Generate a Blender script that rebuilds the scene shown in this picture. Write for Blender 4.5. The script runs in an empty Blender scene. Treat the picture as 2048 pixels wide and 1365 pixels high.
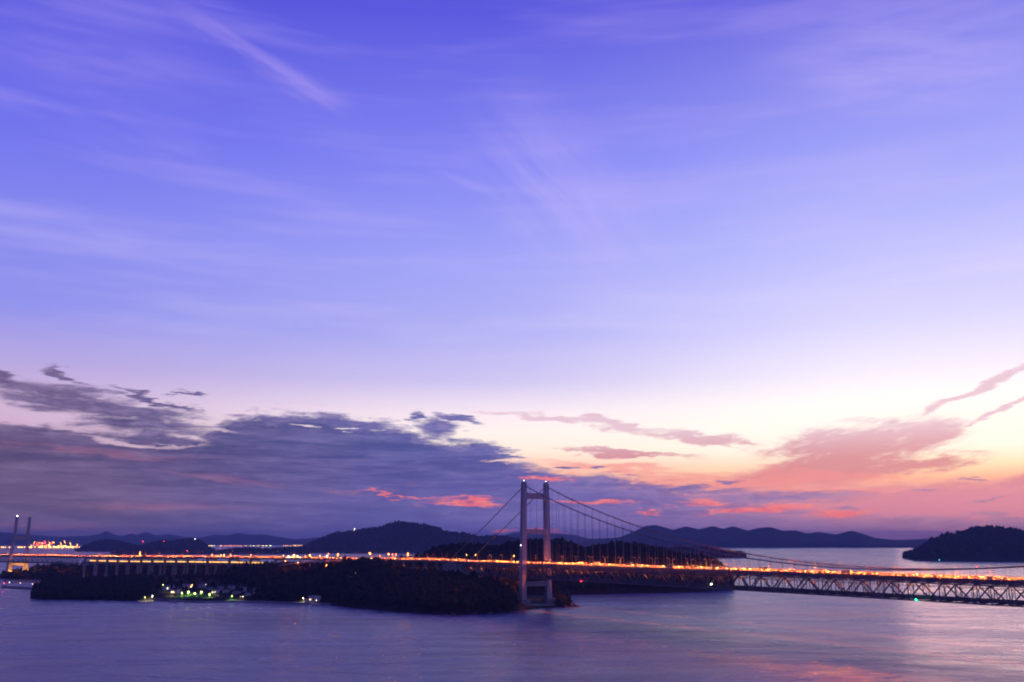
import bpy, math, random
import numpy as np
from mathutils import Vector, Matrix
from mathutils.bvhtree import BVHTree
random.seed(7); rng = np.random.default_rng(7)
sc = bpy.context.scene
C = sc.collection

# ------------------------------------------------------------------ camera
F, YH, HC = 1760.0, 1078.0, 81.0            # focal length and horizon in pixels of the 2048 px wide photograph, camera height in metres
PITCH = math.atan((YH - 682.5) / F)
CP, SP = math.cos(PITCH), math.sin(PITCH)
cam_d = bpy.data.cameras.new('camera'); cam = bpy.data.objects.new('camera', cam_d); C.objects.link(cam)
cam_d.sensor_width = 36.0; cam_d.lens = 36.0 * F / 2048.0
cam_d.clip_start = 1.0; cam_d.clip_end = 60000.0
cam.location = (0, 0, HC); cam.rotation_euler = (math.pi / 2 + PITCH, 0, 0)
sc.camera = cam

def ray(x, y):                               # direction of a pixel, forward component 1
    a = (x - 1024) / F; b = (682.5 - y) / F
    dy = CP - b * SP; dz = SP + b * CP
    return Vector((a / dy, 1.0, dz / dy))
def P(x, y, Y):                              # point on the pixel's ray at forward distance Y
    r = ray(x, y); return Vector((0, 0, HC)) + r * Y
def G(x, y, z=0.0):                          # where the pixel's ray meets height z
    r = ray(x, y); return Vector((0, 0, HC)) + r * ((z - HC) / r.z)
def azel(x, y):
    r = ray(x, y).normalized(); return math.degrees(math.atan2(r.x, r.y)), math.degrees(math.asin(r.z))

# ------------------------------------------------------------------ colour
def lin(c): 
    return tuple((v / 255 / 12.92) if v / 255 <= .04045 else ((v / 255 + .055) / 1.055) ** 2.4 for v in c)

# ------------------------------------------------------------------ view and sampling
sc.view_settings.view_transform = 'Standard'; sc.view_settings.look = 'None'
sc.view_settings.gamma = 1.0; sc.view_settings.exposure = 0.0; sc.view_settings.use_curve_mapping = False
cy = sc.cycles
cy.use_denoising = True
try: cy.denoiser = 'OPENIMAGEDENOISE'
except Exception: pass
cy.max_bounces = 5; cy.diffuse_bounces = 2; cy.glossy_bounces = 3; cy.volume_bounces = 0; cy.transparent_max_bounces = 6
cy.sample_clamp_indirect = 4.0; cy.sample_clamp_direct = 0.0
cy.use_light_tree = True; cy.filter_width = 1.9

# ------------------------------------------------------------------ world: dusk sky
SUN_AZ = 29.0
world = bpy.data.worlds.new('World'); sc.world = world; world.use_nodes = True
wt = world.node_tree; wt.nodes.clear()

class N:                                     # a float socket with arithmetic
    tree = None
    def __init__(self, s): self.s = s
    @staticmethod
    def m(op, *a):
        n = N.tree.nodes.new('ShaderNodeMath'); n.operation = op
        for i, v in enumerate(a):
            if isinstance(v, N): N.tree.links.new(v.s, n.inputs[i])
            else: n.inputs[i].default_value = v
        return N(n.outputs[0])
    def __add__(s, o): return N.m('ADD', s, o)
    __radd__ = __add__
    def __sub__(s, o): return N.m('SUBTRACT', s, o)
    def __rsub__(s, o): return N.m('SUBTRACT', o, s)
    def __mul__(s, o): return N.m('MULTIPLY', s, o)
    __rmul__ = __mul__
    def __truediv__(s, o): return N.m('DIVIDE', s, o)
def fmax(a, b): return N.m('MAXIMUM', a, b)
def fmin(a, b): return N.m('MINIMUM', a, b)
def smooth(lo, hi, x):
    n = N.tree.nodes.new('ShaderNodeMapRange'); n.interpolation_type = 'SMOOTHSTEP'
    N.tree.links.new(x.s, n.inputs['Value'])
    n.inputs['From Min'].default_value = lo; n.inputs['From Max'].default_value = hi
    return N(n.outputs[0])
def vec(x, y, z):
    n = N.tree.nodes.new('ShaderNodeCombineXYZ')
    for i, v in enumerate((x, y, z)):
        if isinstance(v, N): N.tree.links.new(v.s, n.inputs[i])
        else: n.inputs[i].default_value = v
    return n.outputs[0]
def noise(v, scale=1.0, detail=4.0, rough=.55, dist=0.0):
    n = N.tree.nodes.new('ShaderNodeTexNoise'); N.tree.links.new(v, n.inputs['Vector'])
    n.inputs['Scale'].default_value = scale; n.inputs['Detail'].default_value = detail
    n.inputs['Roughness'].default_value = rough; n.inputs['Distortion'].default_value = dist
    return N(n.outputs[0])
def ramp(x, stops):
    n = N.tree.nodes.new('ShaderNodeValToRGB'); cr = n.color_ramp; cr.interpolation = 'LINEAR'
    while len(cr.elements) < len(stops): cr.elements.new(.5)
    for e, (p, c) in zip(cr.elements, stops): e.position = p; e.color = (*lin(c), 1) if not isinstance(c, float) else (c, c, c, 1)
    N.tree.links.new(x.s, n.inputs[0]); return n.outputs[0]
def mixc(f, a, b, mode='MIX'):
    n = N.tree.nodes.new('ShaderNodeMix'); n.data_type = 'RGBA'; n.blend_type = mode
    if isinstance(f, N): N.tree.links.new(f.s, n.inputs[0])
    else: n.inputs[0].default_value = f
    for i, v in ((6, a), (7, b)):
        if isinstance(v, tuple): n.inputs[i].default_value = (*lin(v), 1)
        else: N.tree.links.new(v, n.inputs[i])
    return n.outputs[2]

N.tree = wt
tc = wt.nodes.new('ShaderNodeTexCoord'); sx = wt.nodes.new('ShaderNodeSeparateXYZ')
wt.links.new(tc.outputs['Generated'], sx.inputs[0])
DX, DY, DZ = N(sx.outputs[0]), N(sx.outputs[1]), N(sx.outputs[2])
DEG = 180 / math.pi
AZ = N.m('ARCTAN2', DX, DY) * DEG
EL = N.m('ARCSINE', DZ) * DEG
sa = math.radians(SUN_AZ)
HL = fmax(N.m('SQRT', DX * DX + DY * DY), 1e-4)
SD = N.m('ARCCOSINE', fmin((DX * math.sin(sa) + DY * math.cos(sa)) / HL, 1.0)) * DEG     # angle from the sunset point along the horizon
E45 = EL / 50.0
def rs(stops): return [(max(0, e) / 50.0, c) for e, c in stops]
R_sun = ramp(E45, rs([(0, (186, 124, 164)), (1.6, (206, 132, 160)), (2.7, (222, 142, 154)), (3.5, (250, 184, 152)), (4.2, (255, 226, 184)), (5.2, (255, 248, 230)),
                      (8, (255, 249, 242)), (10, (238, 230, 246)), (13, (210, 206, 246)), (18, (178, 180, 242)), (24, (148, 150, 236)), (33, (102, 98, 212)), (50, (62, 58, 170))]))
R_mid = ramp(E45, rs([(0, (180, 120, 158)), (3.0, (225, 140, 150)), (4.4, (252, 186, 164)), (5.6, (255, 234, 216)), (6.8, (253, 238, 232)), (8, (244, 226, 236)),
                      (10, (200, 190, 232)), (13, (172, 170, 234)), (18, (154, 156, 236)), (24, (126, 128, 232)), (33, (86, 84, 212)), (50, (58, 56, 170))]))
R_left = ramp(E45, rs([(0, (150, 110, 150)), (4, (196, 152, 186)), (7.5, (206, 176, 208)), (10, (176, 160, 216)), (13, (140, 140, 226)), (18, (128, 130, 228)),
                       (24, (104, 106, 224)), (33, (80, 77, 208)), (50, (54, 50, 165))]))
R_anti = ramp(E45, rs([(0, (62, 54, 100)), (6, (70, 62, 120)), (14, (58, 58, 134)), (25, (44, 46, 135)), (50, (38, 38, 125))]))
sky = mixc(smooth(4, 34, SD), R_sun, R_mid)
sky = mixc(smooth(28, 62, SD), sky, R_left)
sky = mixc(smooth(58, 130, SD), sky, R_anti)

# cloud coordinates, one unit about one degree, without a seam
HX, HY = DX / HL * DEG, DY / HL * DEG
n3 = noise(vec(HX * .05 + 9., HY * .05, EL * .5 + 3.), 1.0, 3.0, .6)
veil = smooth(.40, .78, n3) * smooth(9, 16, EL) * (1.0 - smooth(30, 60, EL)) * .24
sky = mixc(veil, sky, mixc(smooth(10, 26, EL), (240, 225, 245), (190, 170, 238)))
BASE = sky
def union(lst):
    r = None
    for l in lst: r = l if r is None else fmax(r, l)
    return r
def shade(col):
    n = N.tree.nodes.new('ShaderNodeBackground'); N.tree.links.new(col, n.inputs[0]); n.inputs[1].default_value = 1.12; return n.outputs[0]
def choose(f, a, b):
    n = wt.nodes.new('ShaderNodeMixShader'); wt.links.new(f.s, n.inputs[0]); wt.links.new(a, n.inputs[1]); wt.links.new(b, n.inputs[2]); return n.outputs[0]
# high thin cirrus
def band(x0, y0, x1, y1, width, amp):
    a0, e0 = azel(x0, y0); a1, e1 = azel(x1, y1); L = math.hypot(a1 - a0, e1 - e0)
    dx, dy = (a1 - a0) / L, (e1 - e0) / L
    u = (AZ - a0) * dx + (EL - e0) * dy; v = (EL - e0) * dx - (AZ - a0) * dy
    w = noise(vec(u * .12, v * .7, a0), 1.0, 4.0, .6)
    return (1.0 - smooth(0.0, width, N.m('ABSOLUTE', v + (w - .5) * 2.2))) * smooth(-.12 * L, .45 * L, u) * (1.0 - smooth(.7 * L, 1.15 * L, u)) * smooth(.2, .75, w) * amp
CIR = (206, 178, 238)
hi_l = shade(mixc(union([band(330, 0, 690, 205, 1.0, .36), band(-100, 60, 420, 160, 3.4, .16), band(100, 180, 420, 330, 2.8, .14)]), BASE, CIR))
hi_r = shade(mixc(union([band(860, 335, 1000, 385, .45, .2), band(960, 200, 1300, 560, 5.5, .34), band(1500, 120, 2100, 90, 5.0, .36), band(1450, 420, 1900, 330, 3.5, .16)]), BASE, (200, 182, 242)))
high = choose(N.m('GREATER_THAN', AZ, -8.2), hi_l, hi_r)
# lenses of cloud: centre, half sizes in photograph pixels turned to angles, tilt
L_MAUVE = [(1690, 892, 200, 52, 4), (1715, 905, 215, 58, 12), (1640, 945, 220, 36, 5), (1835, 880, 100, 34, 20), (1800, 935, 170, 24, 4), (1390, 873, 165, 14, -7), (1250, 905, 160, 8, -5),
           (1170, 843, 260, 10, -6), (2010, 818, 110, 6, 20), (1985, 765, 170, 9, 22), (1960, 1003, 330, 42, 0), (2150, 960, 230, 22, 4)]
L_ROSE = [(1480, 962, 360, 26, 0), (1640, 990, 160, 24, 0), (1220, 935, 190, 15, -4)]
L_FRAG = [(215, 820, 280, 44, -9), (-20, 757, 130, 18, -6), (135, 752, 55, 9, -22), (320, 800, 120, 9, -14), (365, 788, 28, 5, -15), (868, 856, 56, 30, 0), (838, 833, 26, 12, -20), (918, 836, 60, 13, -14),
          (1005, 912, 60, 9, -4), (1000, 898, 46, 6, -6), (1120, 938, 34, 5, 0), (1190, 937, 28, 5, 0), (1455, 961, 46, 6, 2), (1370, 984, 190, 14, 0), (1560, 998, 230, 17, 1), (1230, 970, 120, 12, -2), (1690, 1018, 42, 5, 0), (1950, 961, 50, 4, -3), (1830, 982, 34, 4, 0), (1960, 1002, 46, 4, 4), (1590, 1031, 110, 7, 0), (1880, 1050, 480, 16, 0)]
L_HOLE = [(400, 850, 70, 7, -14), (620, 852, 46, 5, -2), (690, 860, 30, 5, 0), (90, 838, 200, 13, -9), (280, 884, 130, 8, -4), (235, 858, 50, 5, -8), (1000, 925, 80, 4, 0)]
L_GAP = [(790, 989, 110, 4, -4), (945, 1003, 95, 9, -2), (1200, 1004, 130, 9, 1), (1330, 1020, 34, 6, -6), (1420, 1008, 100, 6, 0), (1530, 1023, 165, 10, 2), (1670, 1029, 100, 11, 4),
         (1080, 1065, 66, 6, -2), (1000, 1063, 46, 5, 3), (1290, 1067, 18, 4, 0), (1790, 1079, 100, 6, 0), (1100, 955, 90, 5, -3)]
L_GLOW = [(60, 1052, 160, 9, -2), (290, 1054, 50, 5, 0), (690, 985, 90, 6, -3), (800, 975, 40, 8, 10), (330, 1012, 180, 12, 0), (430, 955, 140, 8, -5), (180, 900, 240, 9, -3)]
tops = [(-400, 845), (0, 848), (200, 852), (400, 868), (445, 842), (480, 832), (560, 827), (700, 838), (800, 856), (900, 878), (985, 888), (1015, 912), (1050, 926), (1120, 946), (1250, 962), (1330, 978),
        (1480, 1004), (1700, 1034), (1860, 1050), (2048, 1054), (2500, 1056)]
at = [azel(x, y) for x, y in tops]; LOA, HIA = -46.0, 46.0
AZN = (AZ - LOA) / (HIA - LOA)
def azramp(st): return ramp(AZN, [((a - LOA) / (HIA - LOA), c) for a, c in st])
def low_sky(lo, hi):
    """the sky below sixteen degrees between two azimuths, in a node group of its own"""
    global AZ, EL, HX, HY, AZN, BASE
    keep = (AZ, EL, HX, HY, AZN, BASE)
    grp = bpy.data.node_groups.new('low_sky', 'ShaderNodeTree'); nm_in = ('azimuth', 'elevation', 'hx', 'hy', 'azimuth_fraction', 'clear_sky')
    for q in nm_in: grp.interface.new_socket(q, in_out='INPUT', socket_type='NodeSocketColor' if q == 'clear_sky' else 'NodeSocketFloat')
    grp.interface.new_socket('sky', in_out='OUTPUT', socket_type='NodeSocketShader')
    N.tree = grp; gi = grp.nodes.new('NodeGroupInput'); go = grp.nodes.new('NodeGroupOutput')
    AZ, EL, HX, HY, AZN = (N(gi.outputs[k]) for k in range(5)); BASE = gi.outputs[5]
    n1 = noise(vec(HX * .15, HY * .15, EL * .75), 1.0, 4.0, .58)
    n2 = noise(vec(HX * .30 + 40., HY * .30, EL * 1.7 + 13.), 1.0, 6.0, .62)
    n4 = noise(vec(HX * .10 + 70., HY * .10, EL * 1.3 + 31.), 1.0, 5.0, .65, .4)
    n5 = noise(vec(HX * .24 + 17., HY * .24, EL * 2.4 + 5.), 1.0, 6.0, .68, .35)
    n7 = noise(vec(HX * .85 + 23., HY * .85, EL * 2.9 + 51.), 1.0, 5.0, .62, .5)          # small billows
    w1, w2 = n1 - .5, n2 - .5
    def ragged(l, amt=.95, lo_=.30, hi_=.72, nn=None): return smooth(lo_, hi_, l + ((n5 if nn is None else nn) - .5) * amt * .75 + (n7 - .5) * amt * .45) * smooth(0.0, .45, l)
    p = vec(AZ + w1 * 4.4 + w2 * 2.4, EL + w2 * 1.7 + w1 * .6, 0.)
    def lenses(L, soft=.3):
        out = []
        for x, y, w, h, tl in L:
            a, e = azel(x, y); wa = w / 31.5 * 1.25; h = h * 1.3
            if hi is not None and (a + wa + 4 < lo or a - wa - 4 > hi): continue
            m = N.tree.nodes.new('ShaderNodeMapping'); m.vector_type = 'TEXTURE'; N.tree.links.new(p, m.inputs[0])
            m.inputs[1].default_value = (a, e, 0); m.inputs[2].default_value = (0, 0, math.radians(tl)); m.inputs[3].default_value = (wa, h / 32.0, 1)
            q = N.tree.nodes.new('ShaderNodeVectorMath'); q.operation = 'LENGTH'; N.tree.links.new(m.outputs[0], q.inputs[0])
            out.append(1.0 - smooth(soft, 1.0, N(q.outputs['Value'])))
        return union(out)
    c = BASE
    if hi is not None:
        mv = lenses(L_MAUVE, .0)
        if mv:
            n6 = noise(vec(AZ * .26, (EL - AZ * (.28 if lo >= 14 else -.08)) * 1.35, 3.3), 1.0, 6.0, .66, .3)
            c = mixc(ragged(mv, 2.6, -.12, .86, n6) * .9, c, mixc(smooth(4.6, 7.2, EL), mixc(smooth(2.2, 4.2, EL), (206, 130, 158), (204, 124, 140)), (222, 186, 202)))
        rs_ = lenses(L_ROSE, .0)
        if rs_: c = mixc(ragged(rs_, 2.4, .05, 1.0) * .7, c, (240, 142, 140))
    top = N(ramp(AZN, [(min(1, max(0, (a - LOA) / (HIA - LOA))), float(e / 20.0)) for a, e in at])) * 20.0
    bank = smooth(-.42, .42, top + w2 * 2.0 + w1 * 1.6 + (n5 - .5) * 1.6 + (n7 - .5) * 1.5 - EL)
    if hi is not None:
        hl_ = lenses(L_HOLE, .0); fr = lenses(L_FRAG, .0)
        if hl_: bank = bank * (1.0 - ragged(hl_, 2.2, .0, .9) * .85)
        if fr: bank = fmax(bank, ragged(fr, 2.2, .05, .85))
    bc = azramp(((-46, (72, 58, 94)), (-30, (78, 64, 106)), (-20, (66, 60, 116)), (-8, (52, 58, 136)), (3, (64, 72, 156)), (14, (88, 90, 164)), (28, (160, 116, 162)), (46, (112, 88, 138))))
    lc = azramp(((-46, (84, 68, 96)), (-25, (100, 86, 124)), (-10, (84, 88, 158)), (3, (98, 100, 176)), (20, (150, 118, 166)), (46, (116, 92, 136))))
    bc = mixc(smooth(1.2, 4.8, EL + w1 * 2.), lc, bc)
    bc = mixc(smooth(.40, .62, n5 * .5 + n4 * .5) * .46, bc, azramp(((-46, (120, 100, 136)), (-25, (132, 108, 150)), (-5, (118, 116, 186)), (12, (160, 132, 186)), (46, (170, 130, 170)))))
    bc = mixc(smooth(.48, .30, n4) * .0 + smooth(.52, .74, n1 * .5 + n4 * .5) * .22, bc, (60, 58, 112))
    edge = smooth(1.3, .1, top + w2 * 2.0 + w1 * 1.6 - EL)                                # thin upper rim lets light through
    bc = mixc(edge * smooth(.42, .66, n7) * .30, bc, azramp(((-46, (150, 124, 160)), (-20, (160, 136, 184)), (0, (176, 150, 186)), (20, (220, 150, 160)), (46, (220, 160, 170)))))
    bc = mixc(smooth(.50, .72, n7 * .55 + n5 * .45) * .20, bc, (150, 134, 176))
    bc = mixc(smooth(.50, .34, n7 * .4 + n4 * .6) * .22, bc, (44, 46, 100))
    c = mixc(bank * .97, c, bc)
    if hi is not None:
        gp = lenses(L_GAP, .0); gw = lenses(L_GLOW, .0)
        if gp: c = mixc(ragged(gp, 2.6, .05, 1.1) * .92, c, mixc(smooth(.35, .65, n7), (236, 98, 116), (255, 132, 122)))
        if gw: c = mixc(gw * smooth(.34, .62, n2) * .42, c, (176, 108, 132))
    grp.links.new(shade(c), go.inputs[0])
    N.tree = wt; AZ, EL, HX, HY, AZN, BASE = keep
    g = wt.nodes.new('ShaderNodeGroup'); g.node_tree = grp
    for k in range(5): wt.links.new(keep[k].s, g.inputs[k])
    wt.links.new(BASE, g.inputs[5])
    return g.outputs[0]
secs = [(-46, -22), (-22, -9), (-9, 3), (3, 14), (14, 24), (24, 46)]
low = low_sky(*secs[-1])
for a, b_ in reversed(secs[:-1]): low = choose(N.m('LESS_THAN', AZ, b_), low, low_sky(a, b_))
low = choose(N.m('GREATER_THAN', N.m('ABSOLUTE', AZ), 46.0), low, low_sky(0, None))
final = choose(N.m('GREATER_THAN', EL, 16.0), low, high)
nish = wt.nodes.new('ShaderNodeTexSky'); nish.sky_type = 'NISHITA'; nish.sun_disc = False
nish.sun_elevation = math.radians(1.0); nish.sun_rotation = math.radians(SUN_AZ); nish.ozone_density = 3.0
bg = wt.nodes.new('ShaderNodeBackground'); wt.links.new(nish.outputs[0], bg.inputs[0]); bg.inputs[1].default_value = .02
adds = wt.nodes.new('ShaderNodeAddShader'); wt.links.new(final, adds.inputs[0]); wt.links.new(bg.outputs[0], adds.inputs[1])
wo = wt.nodes.new('ShaderNodeOutputWorld'); wt.links.new(adds.outputs[0], wo.inputs[0])
world.cycles.sampling_method = 'MANUAL'; world.cycles.sample_map_resolution = 256

# last light of the sun, low in the west behind the clouds
sl = bpy.data.lights.new('sun', 'SUN'); sl.energy = .12; sl.angle = math.radians(12); sl.color = (1.0, .55, .45)
so = bpy.data.objects.new('sun', sl); C.objects.link(so)
so.rotation_euler = Vector((-math.sin(sa) * math.cos(.05), -math.cos(sa) * math.cos(.05), -math.sin(.05))).to_track_quat('-Z', 'Y').to_euler()

# ------------------------------------------------------------------ materials
MATS = {}
def mat(name, col, rough=.7, metal=0.0, var=0.0, scale=1.0, emit=None, strength=0.0, spec=.3):
    if name in MATS: return MATS[name]
    m = bpy.data.materials.new(name); m.use_nodes = True; t = m.node_tree; b = t.nodes['Principled BSDF']
    b.inputs['Base Color'].default_value = (*col, 1); b.inputs['Roughness'].default_value = rough; b.inputs['Metallic'].default_value = metal
    b.inputs['Specular IOR Level'].default_value = spec
    if var > 0:
        N.tree = t; g = t.nodes.new('ShaderNodeTexCoord'); nz = noise(g.outputs['Object'], scale, 5.0, .6)
        mx = t.nodes.new('ShaderNodeMix'); mx.data_type = 'RGBA'; t.links.new(nz.s, mx.inputs[0])
        mx.inputs[6].default_value = (*[c * (1 - var) for c in col], 1); mx.inputs[7].default_value = (*[min(1, c * (1 + var)) for c in col], 1)
        t.links.new(mx.outputs[2], b.inputs['Base Color'])
    if emit: b.inputs['Emission Color'].default_value = (*emit, 1); b.inputs['Emission Strength'].default_value = strength
    MATS[name] = m; return m
STEEL = mat('bridge_paint', (.40, .41, .44), .5, 0, .18, .12)
CABLE = mat('cable_paint', (.20, .20, .22), .5)
TRUSS = mat('truss_paint', (.14, .155, .19), .55, 0, .2, .2)
CONC = mat('concrete', (.30, .29, .28), .85, 0, .3, .15)
ASPH = mat('asphalt', (.11, .105, .10), .7, 0, .25, .4)
BARR = mat('barrier_paint', (.45, .44, .42), .6, 0, .15, .5)
LINE = mat('road_paint', (.75, .75, .72), .6)
POLE = mat('galvanised_steel', (.38, .38, .38), .5, .3)
ROCK = mat('shore_rock', (.10, .09, .085), .9, 0, .5, .08)
LEAF = mat('foliage', (.021, .028, .013), .9, 0, .5, .05, spec=.1)
LEAF2 = mat('leaf', (.06, .10, .03), .8, 0, .4, .4, spec=.2)
BARK = mat('bark', (.07, .05, .04), .9, 0, .3, 1.)
EARTH = mat('forest_floor', (.025, .028, .016), .95, 0, .5, .02, spec=.1)
FARH = mat('far_wood', (.04, .05, .03), .95, 0, .4, .004, spec=.05)
GRASS = mat('grass', (.05, .09, .025), .9, 0, .4, .3, spec=.1)
PLAST = mat('plaster', (.62, .62, .60), .8, 0, .15, .4)
TILE = mat('roof_tile', (.08, .08, .09), .6, 0, .3, .5)
TIMB = mat('timber', (.14, .09, .06), .8, 0, .3, .8)
GLASS = mat('dark_glass', (.02, .025, .03), .1, spec=.6)
BLACK = mat('black_rubber', (.02, .02, .02), .8)
SODIUM = (1.0, .155, .010)
def em(name, col, s): return mat(name, (.6, .6, .6), .5, emit=col, strength=s)
E_SOD = em('sodium_lens', (1, .20, .02), 6); E_SODX = em('bright_sodium_lens', (1, .22, .012), 7)
E_WARM = em('warm_lens', (1, .52, .13), 8); E_WHITE = em('white_lens', (1, .93, .82), 12); E_GRN = em('mercury_lens', (.80, 1, .22), 12)
E_RED = em('red_lens', (1, .015, .03), 10); E_NGREEN = em('green_lens', (.03, 1, .45), 14); E_NYEL = em('pale_yellow_lens', (1, .95, .55), 16)
E_HEAD = em('headlight_lens', (1, .40, .10), 60); E_TAIL = em('taillight_lens', (1, .09, .006), 60)
E_WIN = em('lit_window', (1, .62, .22), 6); E_TRAIN = em('train_window', (1, .46, .07), 3)

# ------------------------------------------------------------------ mesh helpers
class MB:
    def __init__(s): s.v = []; s.f = []
    def add(s, vs, fs):
        o = len(s.v); s.v += [tuple(v) for v in vs]; s.f += [tuple(i + o for i in f) for f in fs]; return s
    def hexa(s, c8):                        # 4 bottom, 4 top, both counter-clockwise
        return s.add(c8, [(3, 2, 1, 0), (4, 5, 6, 7), (0, 1, 5, 4), (1, 2, 6, 5), (2, 3, 7, 6), (3, 0, 4, 7)])
    def box(s, c, size, ux=(1, 0, 0), uy=None):
        ux = Vector(ux).normalized(); uy = Vector(uy).normalized() if uy is not None else Vector((-ux.y, ux.x, 0)).normalized(); uz = ux.cross(uy)
        a, b, h = ux * size[0] / 2, uy * size[1] / 2, uz * size[2] / 2; c = Vector(c)
        return s.hexa([c - a - b - h, c + a - b - h, c + a + b - h, c - a + b - h, c - a - b + h, c + a - b + h, c + a + b + h, c - a + b + h])
    def beam(s, p, q, w, h, up=(0, 0, 1)):
        p, q = Vector(p), Vector(q); d = (q - p).normalized(); up = Vector(up)
        if abs(d.dot(up)) > .98: up = Vector((B2.x, B2.y, 0))
        sd = d.cross(up).normalized(); u2 = sd.cross(d); a, b = sd * w / 2, u2 * h / 2
        return s.hexa([p - a - b, p + a - b, p + a + b, p - a + b, q - a - b, q + a - b, q + a + b, q - a + b])
    def tube(s, pts, r, n=6, cap=True):
        pts = [Vector(p) for p in pts]; rs_ = r if isinstance(r, (list, tuple)) else [r] * len(pts); rings = []
        for i, p in enumerate(pts):
            d = (pts[min(i + 1, len(pts) - 1)] - pts[max(i - 1, 0)]).normalized()
            a = d.cross(Vector((0, 0, 1)) if abs(d.z) < .95 else Vector((1, 0, 0))).normalized(); b = d.cross(a)
            rings.append([p + (a * math.cos(2 * math.pi * k / n) + b * math.sin(2 * math.pi * k / n)) * rs_[i] for k in range(n)])
        vs = [v for r_ in rings for v in r_]
        fs = [(i * n + k, i * n + (k + 1) % n, (i + 1) * n + (k + 1) % n, (i + 1) * n + k) for i in range(len(pts) - 1) for k in range(n)]
        if cap: fs += [tuple(range(n))[::-1], tuple((len(pts) - 1) * n + k for k in range(n))]
        return s.add(vs, fs)
    def ball(s, c, r, n=6, m=4, sq=1.0):
        c = Vector(c); vs = [c + Vector((0, 0, -r * sq))]
        for j in range(1, m):
            t = math.pi * j / m
            vs += [c + Vector((r * math.sin(t) * math.cos(2 * math.pi * k / n), r * math.sin(t) * math.sin(2 * math.pi * k / n), -r * sq * math.cos(t))) for k in range(n)]
        vs.append(c + Vector((0, 0, r * sq))); fs = [(0, 1 + (k + 1) % n, 1 + k) for k in range(n)]
        for j in range(m - 2): fs += [(1 + j * n + k, 1 + j * n + (k + 1) % n, 1 + (j + 1) * n + (k + 1) % n, 1 + (j + 1) * n + k) for k in range(n)]
        b = 1 + (m - 2) * n; fs += [(b + k, b + (k + 1) % n, len(vs) - 1) for k in range(n)]
        return s.add(vs, fs)
    def mesh(s, name, m, origin=(0, 0, 0), smooth_=False):
        o = Vector(origin); me = bpy.data.meshes.new(name); me.from_pydata([tuple(Vector(v) - o) for v in s.v], [], s.f)
        me.materials.append(m)
        if smooth_: me.polygons.foreach_set('use_smooth', [True] * len(me.polygons))
        me.update(); return me
    def build(s, name, m, parent=None, origin=None, smooth_=False):
        if origin is None: origin = parent['_o'] if parent is not None else (0, 0, 0)
        ob = bpy.data.objects.new(name, s.mesh(name, m, origin, smooth_)); C.objects.link(ob)
        if parent is not None: ob.parent = parent; ob['_o'] = list(parent['_o'])
        else: ob.location = origin; ob['_o'] = list(origin)
        return ob
def tag(o, label, cat, group=None):
    o['label'] = label; o['category'] = cat
    if group: o['group'] = group
    return o
def thing(name, loc, label, cat, group=None):
    o = bpy.data.objects.new(name, None); C.objects.link(o); o.location = loc; o['_o'] = list(loc); o.empty_display_size = .1
    return tag(o, label, cat, group)
def part(name, me, parent, loc=(0, 0, 0)):
    o = bpy.data.objects.new(name, me); C.objects.link(o); o.parent = parent; o.location = loc; return o
def lamp_light(parent, loc, col, w, r=.4):
    l = bpy.data.lights.new('glow', 'POINT'); l.color = col; l.energy = w; l.shadow_soft_size = r
    o = bpy.data.objects.new('glow', l); C.objects.link(o); o.parent = parent; o.location = loc; return o
ORD = ['first', 'second', 'third', 'fourth', 'fifth', 'sixth', 'seventh', 'eighth', 'ninth', 'tenth', 'eleventh', 'twelfth', 'thirteenth', 'fourteenth', 'fifteenth', 'sixteenth', 'seventeenth', 'eighteenth', 'nineteenth']
TENS = {2: 'twenty', 3: 'thirty', 4: 'forty', 5: 'fifty', 6: 'sixty', 7: 'seventy', 8: 'eighty', 9: 'ninety'}
def ordinal(i):                               # 1 -> first
    if i >= 100: return 'hundred-and-' + ordinal(i - 100) if i > 100 else 'hundredth'
    if i < 20: return ORD[i - 1]
    t, u = divmod(i, 10); return (TENS[t][:-1] + 'ieth') if u == 0 else TENS[t] + '-' + ORD[u - 1]
def np_obj(name, v, f, m, kind, smooth_=True):
    me = bpy.data.meshes.new(name); me.from_pydata(v.tolist() if hasattr(v, 'tolist') else v, [], f.tolist() if hasattr(f, 'tolist') else f)
    me.materials.append(m); me.polygons.foreach_set('use_smooth', [smooth_] * len(me.polygons)); me.update()
    o = bpy.data.objects.new(name, me); C.objects.link(o); o['kind'] = kind; return o

# ------------------------------------------------------------------ sea
FARR = 21000.0
sm = bpy.data.materials.new('sea_water'); sm.use_nodes = True; t = sm.node_tree; N.tree = t; b = t.nodes['Principled BSDF']
b.inputs['Base Color'].default_value = (.19, .187, .28, 1); b.inputs['IOR'].default_value = 1.333
tcn = t.nodes.new('ShaderNodeTexCoord'); sp_ = t.nodes.new('ShaderNodeSeparateXYZ'); t.links.new(tcn.outputs['Object'], sp_.inputs[0])
WX, WY = N(sp_.outputs[0]), N(sp_.outputs[1])
cur = noise(vec(WX * .0030 + WY * .0008, WY * .0060, 0.), 1.0, 4.0, .6, .6)          # current lines and slicks
fine = noise(vec(WX * .012, WY * .03, 5.), 1.0, 5.0, .65, .5)
rip = noise(vec(WX * .16, WY * .24, 2.), 1.0, 4.0, .6)
N.tree = t
rg = smooth(.30, .70, cur * .65 + fine * .35) * .24 + .11
t.links.new(rg.s, b.inputs['Roughness'])
hgt = rip * 1.5 + fine * 7.0
bp = t.nodes.new('ShaderNodeBump'); bp.inputs['Strength'].default_value = .6; bp.inputs['Distance'].default_value = 1.0
t.links.new(hgt.s, bp.inputs['Height']); t.links.new(bp.outputs[0], b.inputs['Normal'])
sea = MB().add([(-FARR, -1500, 0), (FARR, -1500, 0), (FARR, FARR, 0), (-FARR, FARR, 0)], [(0, 1, 2, 3)]).build('sea', sm); sea['kind'] = 'structure'

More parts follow.
